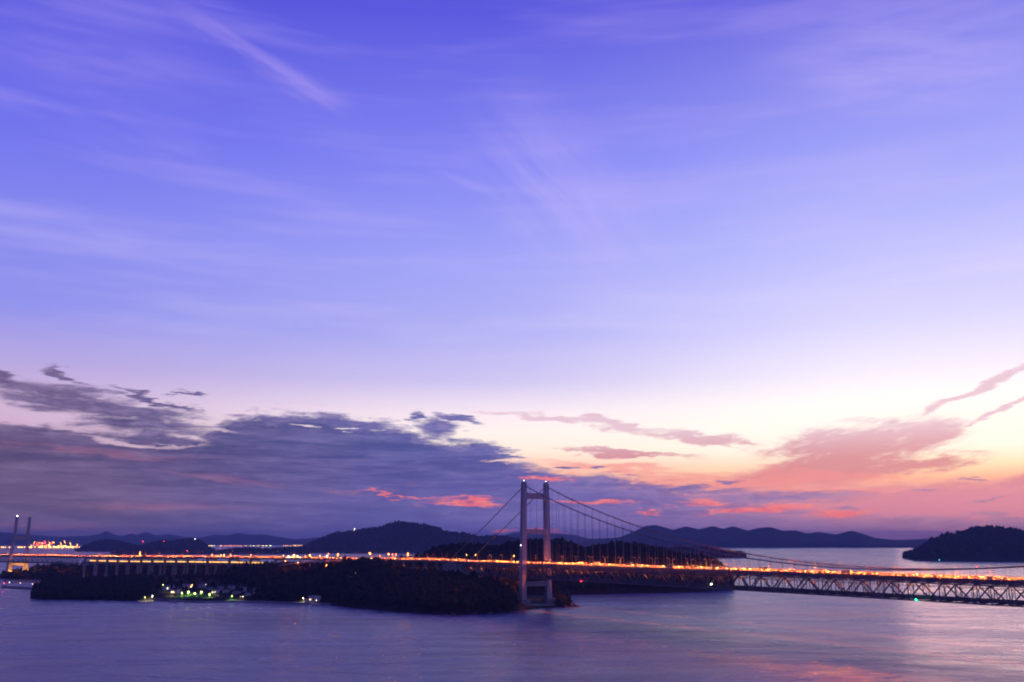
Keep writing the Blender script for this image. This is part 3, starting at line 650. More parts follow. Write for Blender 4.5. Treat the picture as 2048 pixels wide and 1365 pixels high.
# ------------------------------------------------------------------ cable-stayed bridge at the left
CSB = thing('cable_stayed_bridge', Vector((vp(VLEN - 200)[0].x, vp(VLEN - 200)[0].y, 0)), 'distant cable-stayed bridge with leaning H-shaped tower on an orange lit pier', 'bridge')
vc = ANC - VLEN + 2
m = MB(); strip(m, vb - 1, vc, -12.2, 12.2, -2.0, -.05, 14); cd = m.build('road_deck', TRUSS, CSB)
m = MB(); strip(m, vb - 1, vc, -11.4, 11.4, -.045, 0, 14); m.build('road_surface', ASPH, cd)
m = MB(); strip(m, vb - 1, vc, 11.7, 12.0, 0, 1.15, 14); m.build('parapet', BARR, cd)
m = MB(); strip(m, vb - 1, vc, -.3, .3, 0, .85, 14); m.build('median_barrier', BARR, cd)
for o in (-13, 13):
    m = MB(); strip(m, vb - 1, vc, o - .5, o + .5, -3.6, -2.6, 14); tch = m.build('truss_top_chord', TRUSS, CSB)
    m = MB(); strip(m, vb - 1, vc, o - .5, o + .5, -15.6, -14.6, 14); m.build('truss_bottom_chord', TRUSS, tch)
    n = int((vb - vc) / 13); 
    for k in range(n):
        s = vb - 1 - k * 13; p, t1, n1_ = road_any(s); q, t2, n2_ = road_any(s - 13)
        za, zb_ = (-3.1, -15.1) if k % 2 == 0 else (-15.1, -3.1)
        MB().beam(p + n1_ * o + Vector((0, 0, za)), q + n2_ * o + Vector((0, 0, zb_)), .8, .7).build('truss_diagonal', TRUSS, tch)
        if k % 2: MB().beam(p + n1_ * o + Vector((0, 0, -14.7)), p + n1_ * o + Vector((0, 0, -3.5)), .6, .6).build('truss_vertical', TRUSS, tch)
m = MB(); strip(m, vb - 1, vc, -6.4, 6.4, -14.2, -13.4, 14); m.build('railway_floor', TRUSS, CSB)
d_t = v_at_px(37); tp, tt, tn = vp(d_t); tp0 = Vector((tp.x, tp.y, 0))
def ct(o, z, a=0): return tp0 + tn * o + tt * a + Vector((0, 0, z))
MB().box(ct(-16.5, 12), (9, 9, 40), tt).box(ct(16.5, 12), (9, 9, 40), tt).box(ct(0, 27.5), (6, 25, 7), tt).build('pier', mat('pier_concrete', (.42, .40, .37), .85, 0, .2, .1), CSB)
CT = 128.0
for sgn in (-1, 1):
    m = MB(); lv = [31, 52, 75, 95, CT]; off = [17.0, 16.6, 14.2, 13.4, 13.0]
    for k in range(len(lv) - 1):
        c8 = []
        for z, o in ((lv[k], off[k]), (lv[k + 1], off[k + 1])): c8 += [ct(sgn * o - 2.3, z, -2.6), ct(sgn * o - 2.3, z, 2.6), ct(sgn * o + 2.3, z, 2.6), ct(sgn * o + 2.3, z, -2.6)]
        m.hexa(c8)
    tl = m.build('tower_leg', STEEL, CSB)
    for k in range(11):
        for dr in (-1, 1):
            s = ANC - d_t + dr * (40 + k * 15); 
            if s < vc + 4: continue
            p, t1, n1_ = road_any(s)
            MB().tube([ct(sgn * 13.2, CT - 6 - (10 - k) * 3.2), p + n1_ * sgn * 13 + Vector((0, 0, -1))], .13, 4).build('stay_cable', CABLE, tl)
MB().beam(ct(-13, 82.5), ct(13, 82.5), 3.6, 6.5).build('crossbeam', STEEL, CSB)

# ------------------------------------------------------------------ lamp posts along the road
def lamp_meshes(h, arm, r=.13):
    a = MB().tube([(0, 0, 0), (0, 0, h - .6), (.25, 0, h - .1), (arm * .5, 0, h + .15), (arm, 0, h + .2)], [r * 1.3, r, r, r * .8, r * .7], 6).tube([(0, 0, 0), (0, 0, .6)], r * 2, 6)
    b_ = MB().box((arm + .45, 0, h + .2), (1.1, .45, .22)); c_ = MB().box((arm + .45, 0, h + .07), (.9, .36, .06))
    return a.mesh('pole', POLE), b_.mesh('lamp_head', POLE), c_.mesh('lamp_lens', E_SOD)
LM = lamp_meshes(9.0, 2.0)
def lamp_post(name, loc, toward, label, cat, group, meshes, lens_mat=None, w=0, col=SODIUM, h=9.0, arm=2.0, fill_light=0):
    o = thing(name, loc, label, cat, group); o.rotation_euler = (0, 0, math.atan2(toward.y, toward.x))
    part('pole', meshes[0], o); hd = part('lamp_head', meshes[1], o); part('lamp_lens', meshes[2], hd)
    if w:                                       # strong spot added onto the road, standing in for the traffic's light
        l = bpy.data.lights.new('glow', 'SPOT'); l.color = col; l.energy = w; l.shadow_soft_size = .3; l.spot_size = math.radians(124); l.spot_blend = .3
        g = bpy.data.objects.new('glow', l); C.objects.link(g); g.parent = o; g.location = (arm + .45, 0, h - .1); g.rotation_euler = (0, -.42, 0)
        if fill_light: lamp_light(o, (arm + .45, 0, h - .5), col, fill_light)  # extra point light, added to brighten the tower, hangers and cables
    return o
cnt = {}
for sgn, side in ((-1, 'near'), (1, 'far')):
    for k in range(-5, 30):
        s = (k + .5) * 2 * PAN + (0 if sgn > 0 else 3); p, tt_, nn = road_any(s)
        if s < ANC + 4 or s > SMAX - 5: continue
        where = 'right' if s > 0 else 'left'; key = (side, where); cnt[key] = cnt.get(key, 0) + 1
        i = k + 1 if s > 0 else -k
        lamp_post('lamp_post', p + nn * sgn * 12.2 + Vector((0, 0, -.1)), -nn * sgn, f'{ordinal(i)} {side}-side road lamp {where} of the suspension tower', 'street lamp', 'road lamps on the suspension bridge', LM, w=100000, fill_light=3200 if sgn > 0 else 0)
i = 0
for d in np.arange(18, VLEN - 10, 34):
    i += 1
    for sgn, side in ((-1, 'near'), (1, 'far')):
        s = ANC - d - (0 if sgn < 0 else 9); p, tt_, nn = road_any(s)
        lamp_post('lamp_post', p + nn * sgn * 12.1 + Vector((0, 0, -.1)), -nn * sgn, f'{ordinal(i)} {side}-side viaduct lamp counted left from the cable anchorage', 'street lamp', 'road lamps on the viaduct', LM, w=80000)

# bright tall lamps round the interchange
def bulb_meshes(h, r, lens_m):
    a = MB().tube([(0, 0, 0), (0, 0, h)], [.22, .14], 6); b_ = MB().box((0, 0, h + .25), (1.3, 1.3, .25)); c_ = MB().ball((0, 0, h - r * .75), r, 8, 5, .8)
    return a.mesh('pole', POLE), b_.mesh('lamp_hood', POLE), c_.mesh('lamp_lens', lens_m)
IB = {k: bulb_meshes(11.0, 1.05, m_) for k, m_ in (('sod', E_SODX), ('warm', E_WARM), ('white', E_WHITE))}
inter = [(740, 1107, 'sod', 1), (777, 1108, 'sod', 1), (785, 1109, 'sod', 0), (792, 1109, 'sod', 0), (816, 1108, 'sod', 1), (676, 1109, 'sod', 1), (657, 1108, 'sod', 0), (620, 1111, 'sod', 1), (611, 1113, 'sod', 0), (577, 1113, 'warm', 1), (588, 1111, 'warm', 0), (595, 1113, 'warm', 1),
         (640, 1112, 'warm', 0), (654, 1112, 'white', 0), (448, 1111, 'warm', 0), (442, 1112, 'warm', 0), (424, 1111, 'sod', 1), (461, 1110, 'sod', 0), (502, 1111, 'sod', 0), (280, 1107, 'sod', 1), (933, 1110, 'warm', 0), (951, 1110, 'warm', 0), (1028, 1112, 'warm', 0), (760, 1112, 'sod', 0), (567, 1112, 'sod', 0)]
inter.sort()
for i, (x, y, k, big) in enumerate(inter):
    p, tt_, nn = vp(v_at_px(x)) if x < 910 else (lambda s: road_any(s))(-(1071 - x) * 1.06)
    q = P(x, y, p.y + 16); zb = max(ground_z(q.x, q.y), p.z - .2 if abs(x - 1071) < 200 else 0)
    zb = min(zb, q.z - 4); a, b_, c_ = IB[k]; hgt = q.z - zb
    word = {'sod': 'orange', 'warm': 'yellowish', 'white': 'white'}[k]
    o = thing('road_lamp', (q.x, q.y, zb), f'{ordinal(i + 1)} from the left of the tall {"bright " if big else ""}{word} road lamps above the viaduct', 'street lamp', 'tall lamps at the interchange')
    o.scale = (1 if big else .5, 1 if big else .5, hgt / 10.4)
    part('pole', a, o); hd = part('lamp_hood', b_, o); part('lamp_lens', c_, hd)
    if big: lamp_light(o, (0, -1.6, 9.6), SODIUM if k == 'sod' else (1, .7, .35), 12000)
for i, (x, y) in enumerate(((571, 1122), (596, 1125), (653, 1130), (675, 1132))):
    q = P(x, y, 1372); g = max(0, ground_z(q.x, q.y)); g = min(g, q.z - 3)
    o = thing('lane_lamp', (q.x, q.y, g), f'small orange lamp below the slip road, {ordinal(i + 1)} from the left', 'street lamp', 'lamps below the slip road')
    MB().tube([(q.x, q.y, g), (q.x, q.y, q.z)], .1, 5).build('pole', POLE, o); MB().ball((q.x, q.y, q.z - .3), .55).build('lamp_lens', E_SODX, o); lamp_light(o, (0, -1.2, q.z - g - .4), SODIUM, 5000)

# ------------------------------------------------------------------ vehicles
def car_mesh(kind):
    m = MB()
    if kind == 'car':
        L, W = 4.4, 1.75; prof = [(-2.2, .35), (2.2, .35), (2.2, .75), (1.1, .92), (.5, 1.42), (-1.2, 1.45), (-1.95, 1.0), (-2.2, .9)]
    elif kind == 'van':
        L, W = 4.8, 1.85; prof = [(-2.4, .4), (2.4, .4), (2.4, .95), (1.9, 1.15), (1.3, 1.95), (-2.3, 1.98), (-2.4, 1.0)]
    else:
        L, W = 9.0, 2.4; prof = [(-4.5, .6), (4.5, .6), (4.5, 2.3), (4.2, 2.7), (3.0, 2.7), (2.9, 3.3), (-4.5, 3.3)]
    n = len(prof); vs = [(x, -W / 2, z) for x, z in prof] + [(x, W / 2, z) for x, z in prof]
    m.add(vs, [tuple(range(n)), tuple(range(n, 2 * n))[::-1]] + [(k, n + k, n + (k + 1) % n, (k + 1) % n) for k in range(n)])
    wheels = MB(); rr = .33 if kind != 'truck' else .5
    for x in ((-L * .31, L * .31)):
        for y in (-W / 2 + .05, W / 2 - .05): wheels.tube([(x, y - .1, rr), (x, y + .1, rr)], rr, 8)
    return m, wheels, L, W
CARS = {}
for kind, z in (('car', .68), ('van', .8), ('truck', .95)):
    m, w, L, W = car_mesh(kind)
    hl = MB().box((0, 0, 0), (.06, .42, .26)).mesh('headlight', E_HEAD); tl = MB().box((0, 0, 0), (.06, .36, .3)).mesh('taillight', E_TAIL)
    CARS[kind] = ([m.mesh('body', mat(f'car_paint_{c}', col, .3, .2, spec=.5)) for c, col in (('silver', (.45, .46, .48)), ('white', (.7, .7, .7)), ('black', (.03, .03, .035)), ('blue', (.06, .09, .2)))], w.mesh('wheel', BLACK), hl, tl, L, W, z)
def vehicle(kind, loc, tangent, label, group):
    bodies, wh, hl, tl, L, W, z = CARS[kind]; nm_ = {'car': 'car', 'van': 'van', 'truck': 'truck'}[kind]
    o = thing(nm_, loc, label, nm_, group); o.rotation_euler = (0, 0, math.atan2(tangent.y, tangent.x))
    part('body', random.choice(bodies), o); part('wheel_set', wh, o)
    for y in (-W / 2 + .3, W / 2 - .3): part('headlight', hl, o, (L / 2 + .04, y, z)); part('taillight', tl, o, (-L / 2 - .04, y, z + .1))
    return o
def queue(s0, s1, off, direction, gap, where, lane):
    s = s0; i_ = 0
    while s < s1:
        i_ += 1
        p, tt_, nn = road_any(s); kind = random.choices(('car', 'van', 'truck'), (.7, .2, .1))[0]
        tg = tt_ if direction < 0 else -tt_                     # tt_ points to the left, away from the camera's right
        lights = 'red tail lights' if direction < 0 else 'white headlights'
        vehicle(kind, p + nn * off, tg, f'{kind} with {lights}, {ordinal(i_)} from the left in the {lane} lane, {where}', f'{kind}s on the {lane} lane of the {where}')
        s += gap * random.uniform(.6, 1.5)
queue(-160, 690, 4.0, 1, 15, 'suspension bridge', 'inner far'); queue(-165, 690, 8.8, 1, 17, 'suspension bridge', 'outer far')
queue(-165, 690, -4.0, -1, 19, 'suspension bridge', 'inner near'); queue(-160, 690, -8.8, -1, 17, 'suspension bridge', 'outer near')
queue(ANC - VLEN + 10, ANC - d_cs, 4.0, 1, 9, 'cable-stayed bridge', 'far'); queue(ANC - d_cs, ANC - 4, 6.4, 1, 18, 'viaduct', 'far'); queue(ANC - VLEN + 10, ANC - 4, -6.4, -1, 20, 'viaduct', 'near')

# ------------------------------------------------------------------ lit train on the lower deck of the viaduct
L_ = 19.5; d0, d1 = v_at_px(538), v_at_px(180); nc = int((d1 - d0) / 20.3)
for i in range(nc):
    d = d0 + (i + .5) * 20.3; p, tt_, nn = vp(d); c = p + nn * -3.4 + Vector((0, 0, -10.6)); pos = 'rightmost' if i == 0 else ('leftmost' if i == nc - 1 else f'{ordinal(i + 1)} from the right')
    o = thing('railway_carriage', c, f'lit railway carriage on the lower viaduct deck, {pos} of the train', 'train carriage', 'carriages of the lit train')
    o.rotation_euler = (0, 0, math.atan2(tt_.y, tt_.x))
    if i == 0:
        bd = MB(); pr = [(-1.4, .9), (1.4, .9), (1.45, 2.2), (1.35, 3.5), (.8, 3.95), (-.8, 3.95), (-1.35, 3.5), (-1.45, 2.2)]; n = len(pr)
        bd.add([(-L_ / 2, y, z) for y, z in pr] + [(L_ / 2, y, z) for y, z in pr], [tuple(range(n))[::-1], tuple(range(n, 2 * n))] + [(k, (k + 1) % n, n + (k + 1) % n, n + k) for k in range(n)])
        me_b = bd.mesh('body', mat('carriage_steel', (.5, .5, .52), .35, .5)); wb = MB()
        for sd in (-1, 1):
            for k in range(8): wb.box((-8.2 + k * 2.34, sd * 1.44, 2.75), (2.05, .1, 1.35))
        me_w = wb.mesh('window_row', E_TRAIN); bg_ = MB()
        for x in (-6.5, 6.5):
            for dx in (-1, 1):
                for y in (-.7, .7): bg_.tube([(x + dx, y - .08, .43), (x + dx, y + .08, .43)], .43, 8)
            bg_.box((x, 0, .6), (3.2, 1.2, .4))
        me_g = bg_.mesh('bogie', BLACK)
    part('body', me_b, o); part('window_row', me_w, o); part('bogie', me_g, o)

# ------------------------------------------------------------------ navigation and aviation lights
def nav(loc, r, lens_m, label, cat='navigation light', name='navigation_light', light=None, w=0, stem=(0, 0, 1.2)):
    loc = Vector(loc); st = Vector(stem); o = thing(name, loc - st, label, cat)
    MB().tube([loc - st, loc - st * .15], .14, 6).box(loc - st * .9, (.6, .6, .25)).build('bracket', POLE, o)
    MB().ball(loc, r, 8, 6).build('lamp_lens', lens_m, o)
    if light: lamp_light(o, st + Vector((0, -r - .6, 0)), light, w)
    return o
def s_at(x): u = ray(x, 1140).x; return (u * T.y - T.x) / (B2.x - u * B2.y)
def on_truss(x, zoff):
    u = ray(x, 1160).x; o = T + NV * (-HW - .9); s = (u * o.y - o.x) / (B2.x - u * B2.y); return bp_(s, -HW - .9, zroad(s) + zoff)
nav(on_truss(1828, -16.9), .55, E_NGREEN, 'glowing green navigation light on the lower chord of the bridge truss', light=(.03, 1, .45), w=300, stem=(-.7, .5, .6))
nav(on_truss(1422, -13.4), .55, E_NYEL, 'glowing pale yellow lamp on the bridge truss right of the tower', light=(1, .95, .6), w=200, stem=(-.7, .5, .6))
nav(on_truss(1162, -17.3), .55, E_RED, 'glowing red navigation light on the bridge truss close to the tower', light=(1, .03, .05), w=300, stem=(-.7, .5, .6))
nav(bp_(0, -17.3, 151.7), .42, E_WHITE, 'white beacon on top of the near suspension tower leg', 'beacon', 'tower_beacon', stem=(0, 0, 1.0))
nav(bp_(0, 17.3, 151.7), .34, E_WHITE, 'white beacon on top of the far suspension tower leg', 'beacon', 'tower_beacon', stem=(0, 0, 1.0))
nav(bp_(-.4, -22.2, 73.2), .4, E_WHITE, 'white lamp on the side of the near tower leg above the deck', 'beacon', 'tower_beacon', stem=(-.1, -.6, .1))
nav(ct(-13, CT + 1.6), 1.0, E_WHITE, 'white beacon on the left leg of the distant cable-stayed tower', 'beacon', 'tower_beacon', light=(1, .9, .75), w=4000, stem=(0, 0, 1.6))
u = ray(1954, 1138).x; o_ = T + NV * -16.9; s_ = (u * o_.y - o_.x) / (B2.x - u * B2.y)
nav(bp_(s_, -16.9, zc(s_) + 1.3), .3, E_RED, 'small red lamp on the near main cable at the right', 'beacon', 'cable_lamp', stem=(0, 0, .8))
bo = G(1879, 1123.5); o = thing('channel_buoy', bo, 'green lit channel buoy afloat before the dark right island', 'buoy')
MB().tube([bo + Vector((0, 0, -.4)), bo + Vector((0, 0, .9))], 1.5, 10).build('float', BLACK, o); MB().tube([bo + Vector((0, 0, .9)), bo + Vector((0, 0, 5))], [.8, .3], 6).build('mast', POLE, o); MB().ball(bo + Vector((0, 0, 5.6)), .9, 8, 6).build('lamp_lens', em('buoy_lens', (.05, 1, .8), 10), o)
# lights round the foot of the cable-stayed pier
toc = -tp0.normalized(); lat = Vector((-toc.y, toc.x, 0))
for k, (of, fr, w) in enumerate(((-13, 15, 20000), (-4, 13, 20000), (6, 12, 20000), (14, 11, 20000))):
    q = tp0 + lat * -of + toc * fr; g = max(ground_z(q.x, q.y), 0)
    o = thing('floodlight', (q.x, q.y, g), f'orange floodlight at the foot of the cable-stayed tower pier, {ordinal(k + 1)} from the left', 'floodlight', 'pier floodlights')
    MB().tube([(q.x, q.y, g - 1), (q.x, q.y, g + 3)], .15, 6).build('post', POLE, o); MB().box((q.x, q.y, g + 3.3), (.9, .5, .6)).build('lamp_head', E_SOD, o); lamp_light(o, (0, 0, 5.5), (1, .40, .06), w)
# red aircraft lights on masts and hills
def mast(x, y, D, r, lens_m, label, base_px=None):
    q = P(x, y, D); zb = P(x, base_px, D).z if base_px else max(0, ground_z(q.x, q.y)); zb = min(zb, q.z - 6)
    o = thing('signal_mast', (q.x, q.y, zb), label, 'mast'); w = max(.5, (q.z - zb) * .04)
    m = MB()
    for k in range(3): a = k * 2.094; m.tube([(q.x + math.cos(a) * w, q.y + math.sin(a) * w, zb - 2), (q.x, q.y, q.z)], [w * .14, w * .06], 4)
    m.build('lattice', POLE, o); MB().ball((q.x, q.y, q.z), r, 8, 6).build('lamp_lens', lens_m, o)
mast(286, 1083.5, 7000, 4.2, E_RED, 'tall mast with strong red light between two dark left hills'); mast(295.5, 1089, 7000, 2.6, E_RED, 'shorter red lit mast right of the tall one between the hills'); mast(287, 1090.5, 7100, 1.6, E_RED, 'low faint red lit mast just left between the dark hills')
mast(328, 1083, 5950, 2.4, E_RED, 'red lit mast on the slope of the rounded left hill'); mast(374, 1102, 4700, 2.2, E_RED, 'red lit mast low in front of the rounded left hill'); mast(440, 1099, 4900, 1.2, E_RED, 'faint red lit mast over the low shore right of the hill')
mast(390, 1078.5, 6000, 2.0, E_WHITE, 'white lit mast on the summit of the rounded left hill'); mast(709, 1058, 5600, 2.2, E_WHITE, 'tall white lit mast on the long central hill shoulder'); mast(708.5, 1061.5, 5590, 1.8, E_WARM, 'shorter white lit mast on the long central hill shoulder')
mast(378, 1067.5, 15000, 2.5, E_RED, 'very faint red light on the far mountains above the left hill')

# ------------------------------------------------------------------ far port and coast lights
PM = {}
def glow_mast(x, y, D, zb, r, lens_m, label, group, name='port_light', cat='light'):
    q = P(x, y, D); h = max(4.0, q.z - zb); key = (lens_m.name, round(r, 1))
    if key not in PM: PM[key] = (MB().tube([(0, 0, 0), (0, 0, 1)], .6, 5).mesh('mast', POLE), MB().ball((0, 0, 0), r, 7, 5).mesh('lamp_lens', lens_m))
    o = thing(name, (q.x, q.y, zb), label, cat, group); a = part('mast', PM[key][0], o); a.scale = (1, 1, h); part('lamp_lens', PM[key][1], o, (0, 0, h)); return o
E_PORT = em('port_lens', (1, .42, .035), 14); E_PORTO = em('port_orange_lens', (1, .24, .015), 9); E_PORTR = em('port_red_lens', (1, .05, .03), 7); E_PORTW = em('port_white_lens', (1, .60, .14), 12); E_PORTG = em('port_green_lens', (.75, 1, .4), 9)
ZQ = 3.0; rr_ = random.Random(3); pl = []
for i in range(66): pl.append((rr_.uniform(0, 168), rr_.uniform(1096.0, 1099.4), rr_.choice((E_PORT, E_PORT, E_PORTO, E_PORTW)), rr_.choice((2.0, 2.6, 3.2))))
for i in range(70): x = rr_.gauss(105, 28); pl.append((min(168, max(56, x)), 1098 - abs(rr_.gauss(0, 5.0)), rr_.choice((E_PORT, E_PORT, E_PORTW, E_PORTO)), rr_.choice((2.0, 2.8, 4.0))))
for i in range(26): pl.append((rr_.uniform(72, 106), rr_.uniform(1083, 1092), E_PORTR, rr_.choice((2.4, 3.2))))
pl.sort(key=lambda a: a[0])
for i, (x, y, m_, r) in enumerate(pl):
    zz = 'red' if m_ is E_PORTR else ('orange' if m_ is E_PORTO else ('white' if m_ is E_PORTW else 'yellow'))
    glow_mast(x, y, 8150 + rr_.uniform(-40, 60), ZQ, r * 1.35, m_, f'tiny {zz} light in the far port, {ordinal(i + 1)} from the left', 'harbour lights in the far port', 'harbour_light', 'harbour light')
# quay cranes; added glowing lamps stand in for light falling on them
for i, (x, y0, side) in enumerate(((66, 1083, -1), (92, 1085, 1), (122, 1086, 1), (130, 1082, 1), (141, 1086, 1), (153, 1089, -1))):
    b0 = P(x, 1097.6, 8130); tp_ = P(x, y0, 8130); h = tp_.z - ZQ; bs = Vector((b0.x, b0.y, ZQ)); w = h * .22
    o = thing('harbour_crane', bs, f'lit harbour crane with raised jib in the far port, {ordinal(i + 1)} from the left', 'crane', 'lit harbour cranes')
    cm = mat('crane_paint', (.55, .42, .20), .6, 0, .2, .05) if i != 1 else mat('red_lit_crane_paint', (.5, .08, .05), .6, 0, .2, .05)  # one crane's red lighting is put into its paint colour
    m = MB()
    for dx in (-1, 1):
        for dy in (-1, 1): m.beam(bs + Vector((dx * w / 2, dy * w / 2, 0)), bs + Vector((dx * w * .3, dy * w * .3, h * .55)), 2.2, 2.2)
    m.build('portal_frame', cm, o); MB().box(bs + Vector((0, 0, h * .58)), (w, w * .8, h * .1)).build('machinery_house', cm, o)
    MB().beam(bs + Vector((0, 0, h * .6)), bs + Vector((side * -h * .22, 0, h)), 2.4, 2.4).beam(bs + Vector((0, 0, h * .6)), bs + Vector((side * h * .2, 0, h * .72)), 2., 2.).build('jib', cm, o)
    j0, j1 = bs + Vector((0, -2.5, h * .6)), bs + Vector((side * -h * .22, -2.5, h))
    for k in range(6): MB().ball(j0.lerp(j1, k / 5), 1.9, 6, 4).build('added_crane_lamp', E_PORTR if i == 1 else E_PORT, o)
    for dx in (-1, 1): MB().ball(bs + Vector((dx * w * .4, -w * .6, h * .3)), 2.2, 6, 4).build('added_crane_lamp', E_PORTW, o)
cl = []
for x0, x1, n, ms in ((413, 431, 5, (E_PORTW, E_PORTG)), (439, 480, 16, (E_PORTO, E_PORTO, E_PORT)), (482, 546, 13, (E_PORT, E_PORTW, E_PORTO, E_PORTG)), (566, 606, 12, (E_PORT, E_PORTW, E_PORTO))):
    for k in range(n): cl.append((x0 + (x1 - x0) * (k + rr_.uniform(.1, .9)) / n, rr_.uniform(1092.3, 1094.2), rr_.choice(ms), rr_.choice((2.0, 2.6, 3.4))))
for i, (x, y, m_, r) in enumerate(cl):
    zz = {'port_lens': 'yellow', 'port_orange_lens': 'orange', 'port_white_lens': 'white', 'port_green_lens': 'greenish'}[m_.name]
    glow_mast(x, y, 9480, 6., r, m_, f'tiny {zz} shore light on the far coast, {ordinal(i + 1)} from the left', 'shore lights on the far coast', 'shore_light', 'shore light')

# ------------------------------------------------------------------ breakwater at the left with three lamps
bw0, bw1 = G(6, 1176.5), G(84, 1181); d_ = (bw1 - bw0).normalized(); pz = Vector((-d_.y, d_.x, 0))
o = thing('breakwater', bw0, 'low dark concrete breakwater reaching left from the island point', 'breakwater')
m = MB(); m.hexa([bw0 - pz * 4 + Vector((0, 0, -2)), bw1 - pz * 4 + Vector((0, 0, -2)), bw1 + pz * 4 + Vector((0, 0, -2)), bw0 + pz * 4 + Vector((0, 0, -2)), bw0 - pz * 2.5 + Vector((0, 0, 3)), bw1 - pz * 2.5 + Vector((0, 0, 3)), bw1 + pz * 2.5 + Vector((0, 0, 3)), bw0 + pz * 2.5 + Vector((0, 0, 3))])
m.build('sea_wall', CONC, o); MB().box((bw0 + bw1) / 2 + pz * -2 + Vector((0, 0, 3.5)), ((bw1 - bw0).length, .6, 1.0), d_).build('parapet', CONC, o)
def small_lamp(x, y, zbase, r, lens_m, label, group, light, w, at_=None, name='street_lamp'):
    q = at_ if at_ is not None else hit(x, y); g = zbase if zbase is not None else q.z
    top_ = P(x, y, q.y).z if at_ is not None else q.z + 4.5
    if at_ is None:                                   # foot stands on the ground in front of the point seen, lamp 4.5 m up
        dd = ray(x, y).normalized(); 
        for k in range(1, 60):
            c = q - dd * (k * 2.0); gz_ = max(0.3, ground_z(c.x, c.y))
            if c.z - gz_ > 4.2: q = c; g = gz_; top_ = c.z; break
        else: g = max(.3, ground_z(q.x, q.y)); top_ = g + 4.5
    o = thing(name, (q.x, q.y, g), label, 'street lamp', group)
    MB().tube([(q.x, q.y, g - .5), (q.x, q.y, top_ + .2)], .1, 6).build('pole', POLE, o); MB().box((q.x, q.y, top_ + r + .15), (r * 2.2, r * 2.2, .2)).build('lamp_hood', POLE, o); MB().ball((q.x, q.y, top_), r, 8, 5).build('lamp_lens', lens_m, o)
    if w:
        l = bpy.data.lights.new('glow', 'SPOT'); l.color = light; l.energy = w; l.shadow_soft_size = .3; l.spot_size = math.radians(150); l.spot_blend = .6
        gl_ = bpy.data.objects.new('glow', l); C.objects.link(gl_); gl_.parent = o; gl_.location = (0, -r - .3, top_ - g)
    return o
for i, (x, y) in enumerate(((18, 1165.2), (40, 1166.5), (64, 1168.5))):
    f = (x - 6) / 78; c = bw0.lerp(bw1, f); small_lamp(x, y, 3.0, .55, E_WARM, f'white lamp on the breakwater, {ordinal(i + 1)} from the left', 'breakwater lamps', (1, .85, .6), 3500, at_=c)
nav(bw0 + d_ * 1.2 + Vector((0, 0, 8)), .6, E_RED, 'red light at the tip of the left breakwater', light=(1, .03, .03), w=800, stem=(0, 0, 5))
small_lamp(86, 1169.5, None, .5, E_WARM, 'warm lamp on the island point where the breakwater begins', None, (1, .7, .4), 600); small_lamp(91, 1166, None, .5, E_WHITE, 'white lamp on the island point above the breakwater', None, (.9, 1, .9), 600)

# ------------------------------------------------------------------ village
vil = [(290, 1195, E_WARM, .62, 5000, 'warm quay lamp at the left end of the village waterfront'), (305, 1192, E_WHITE, .55, 4000, 'white quay lamp beside the warm one at the village left end'), (326, 1170, E_GRN, .5, 900, 'yellow-green lamp high in the left of the village'), (331, 1172.5, E_GRN, .45, 800, 'second yellow-green lamp high in the left of the village'), (335, 1177, E_WHITE, .5, 1200, 'pale lamp below the yellow-green pair in the village'),
       (344, 1184.5, E_WARM, .6, 2500, 'warm white lamp beside the orange window near the quay'), (366, 1170, E_WHITE, .42, 800, 'small white lamp at the back of the village'), (384, 1170, em('amber_lens', (1, .35, .08), 11), .45, 800, 'amber lamp at the back of the village'), (411, 1170, E_WHITE, .75, 3000, 'bright white lamp at the back of the village'),
       (364, 1186.5, E_GRN, .5, 3000, 'green-yellow lamp at the left of the lit green'), (377.5, 1184, E_GRN, .72, 9000, 'brightest green-yellow lamp over the lit grass'), (390, 1187.5, E_GRN, .55, 4000, 'green-yellow lamp in the middle of the lit grass'), (403, 1184, E_GRN, .7, 7000, 'tall green-yellow lamp over the lit grass'), (419, 1189, E_GRN, .6, 4500, 'green-yellow lamp at the right end of the lit grass'),
       (464, 1193, E_GRN, .62, 2500, 'pale green lamp on the quay right of the village'), (430, 1184.5, E_WHITE, .35, 1500, 'small white lamp on a house right of the grass'), (481, 1194, E_WARM, .35, 500, 'small warm lamp at the right end of the village'), (486, 1193.5, E_WHITE, .35, 500, 'small white lamp at the right end of the village'), (606, 1196.5, E_WARM, .62, 3500, 'warm lamp beside the white waterfront house'), (633, 1201, E_WHITE, .3, 1200, 'tiny white lamp in front of the white waterfront house'),
       (639, 1162.5, E_WARM, .55, 1800, 'yellow lamp at the end of the long low building uphill'), (655, 1155, em('amber_lens', (1, .35, .08), 11), .4, 700, 'amber lamp uphill above the long low building'), (711, 1146.5, E_WHITE, .42, 700, 'upper white lamp of the hillside steps'), (707, 1149, E_WHITE, .36, 500, 'middle white lamp of the hillside steps'), (703.5, 1151.5, E_WHITE, .3, 300, 'lower white lamp of the hillside steps')]
for x, y, m_, r, w, lb in vil:
    colr = (.55, 1, .18) if m_ is E_GRN else (1, .75, .45)
    small_lamp(x, y, None, r * .9, m_, lb, 'village lamps', colr, w * 3)
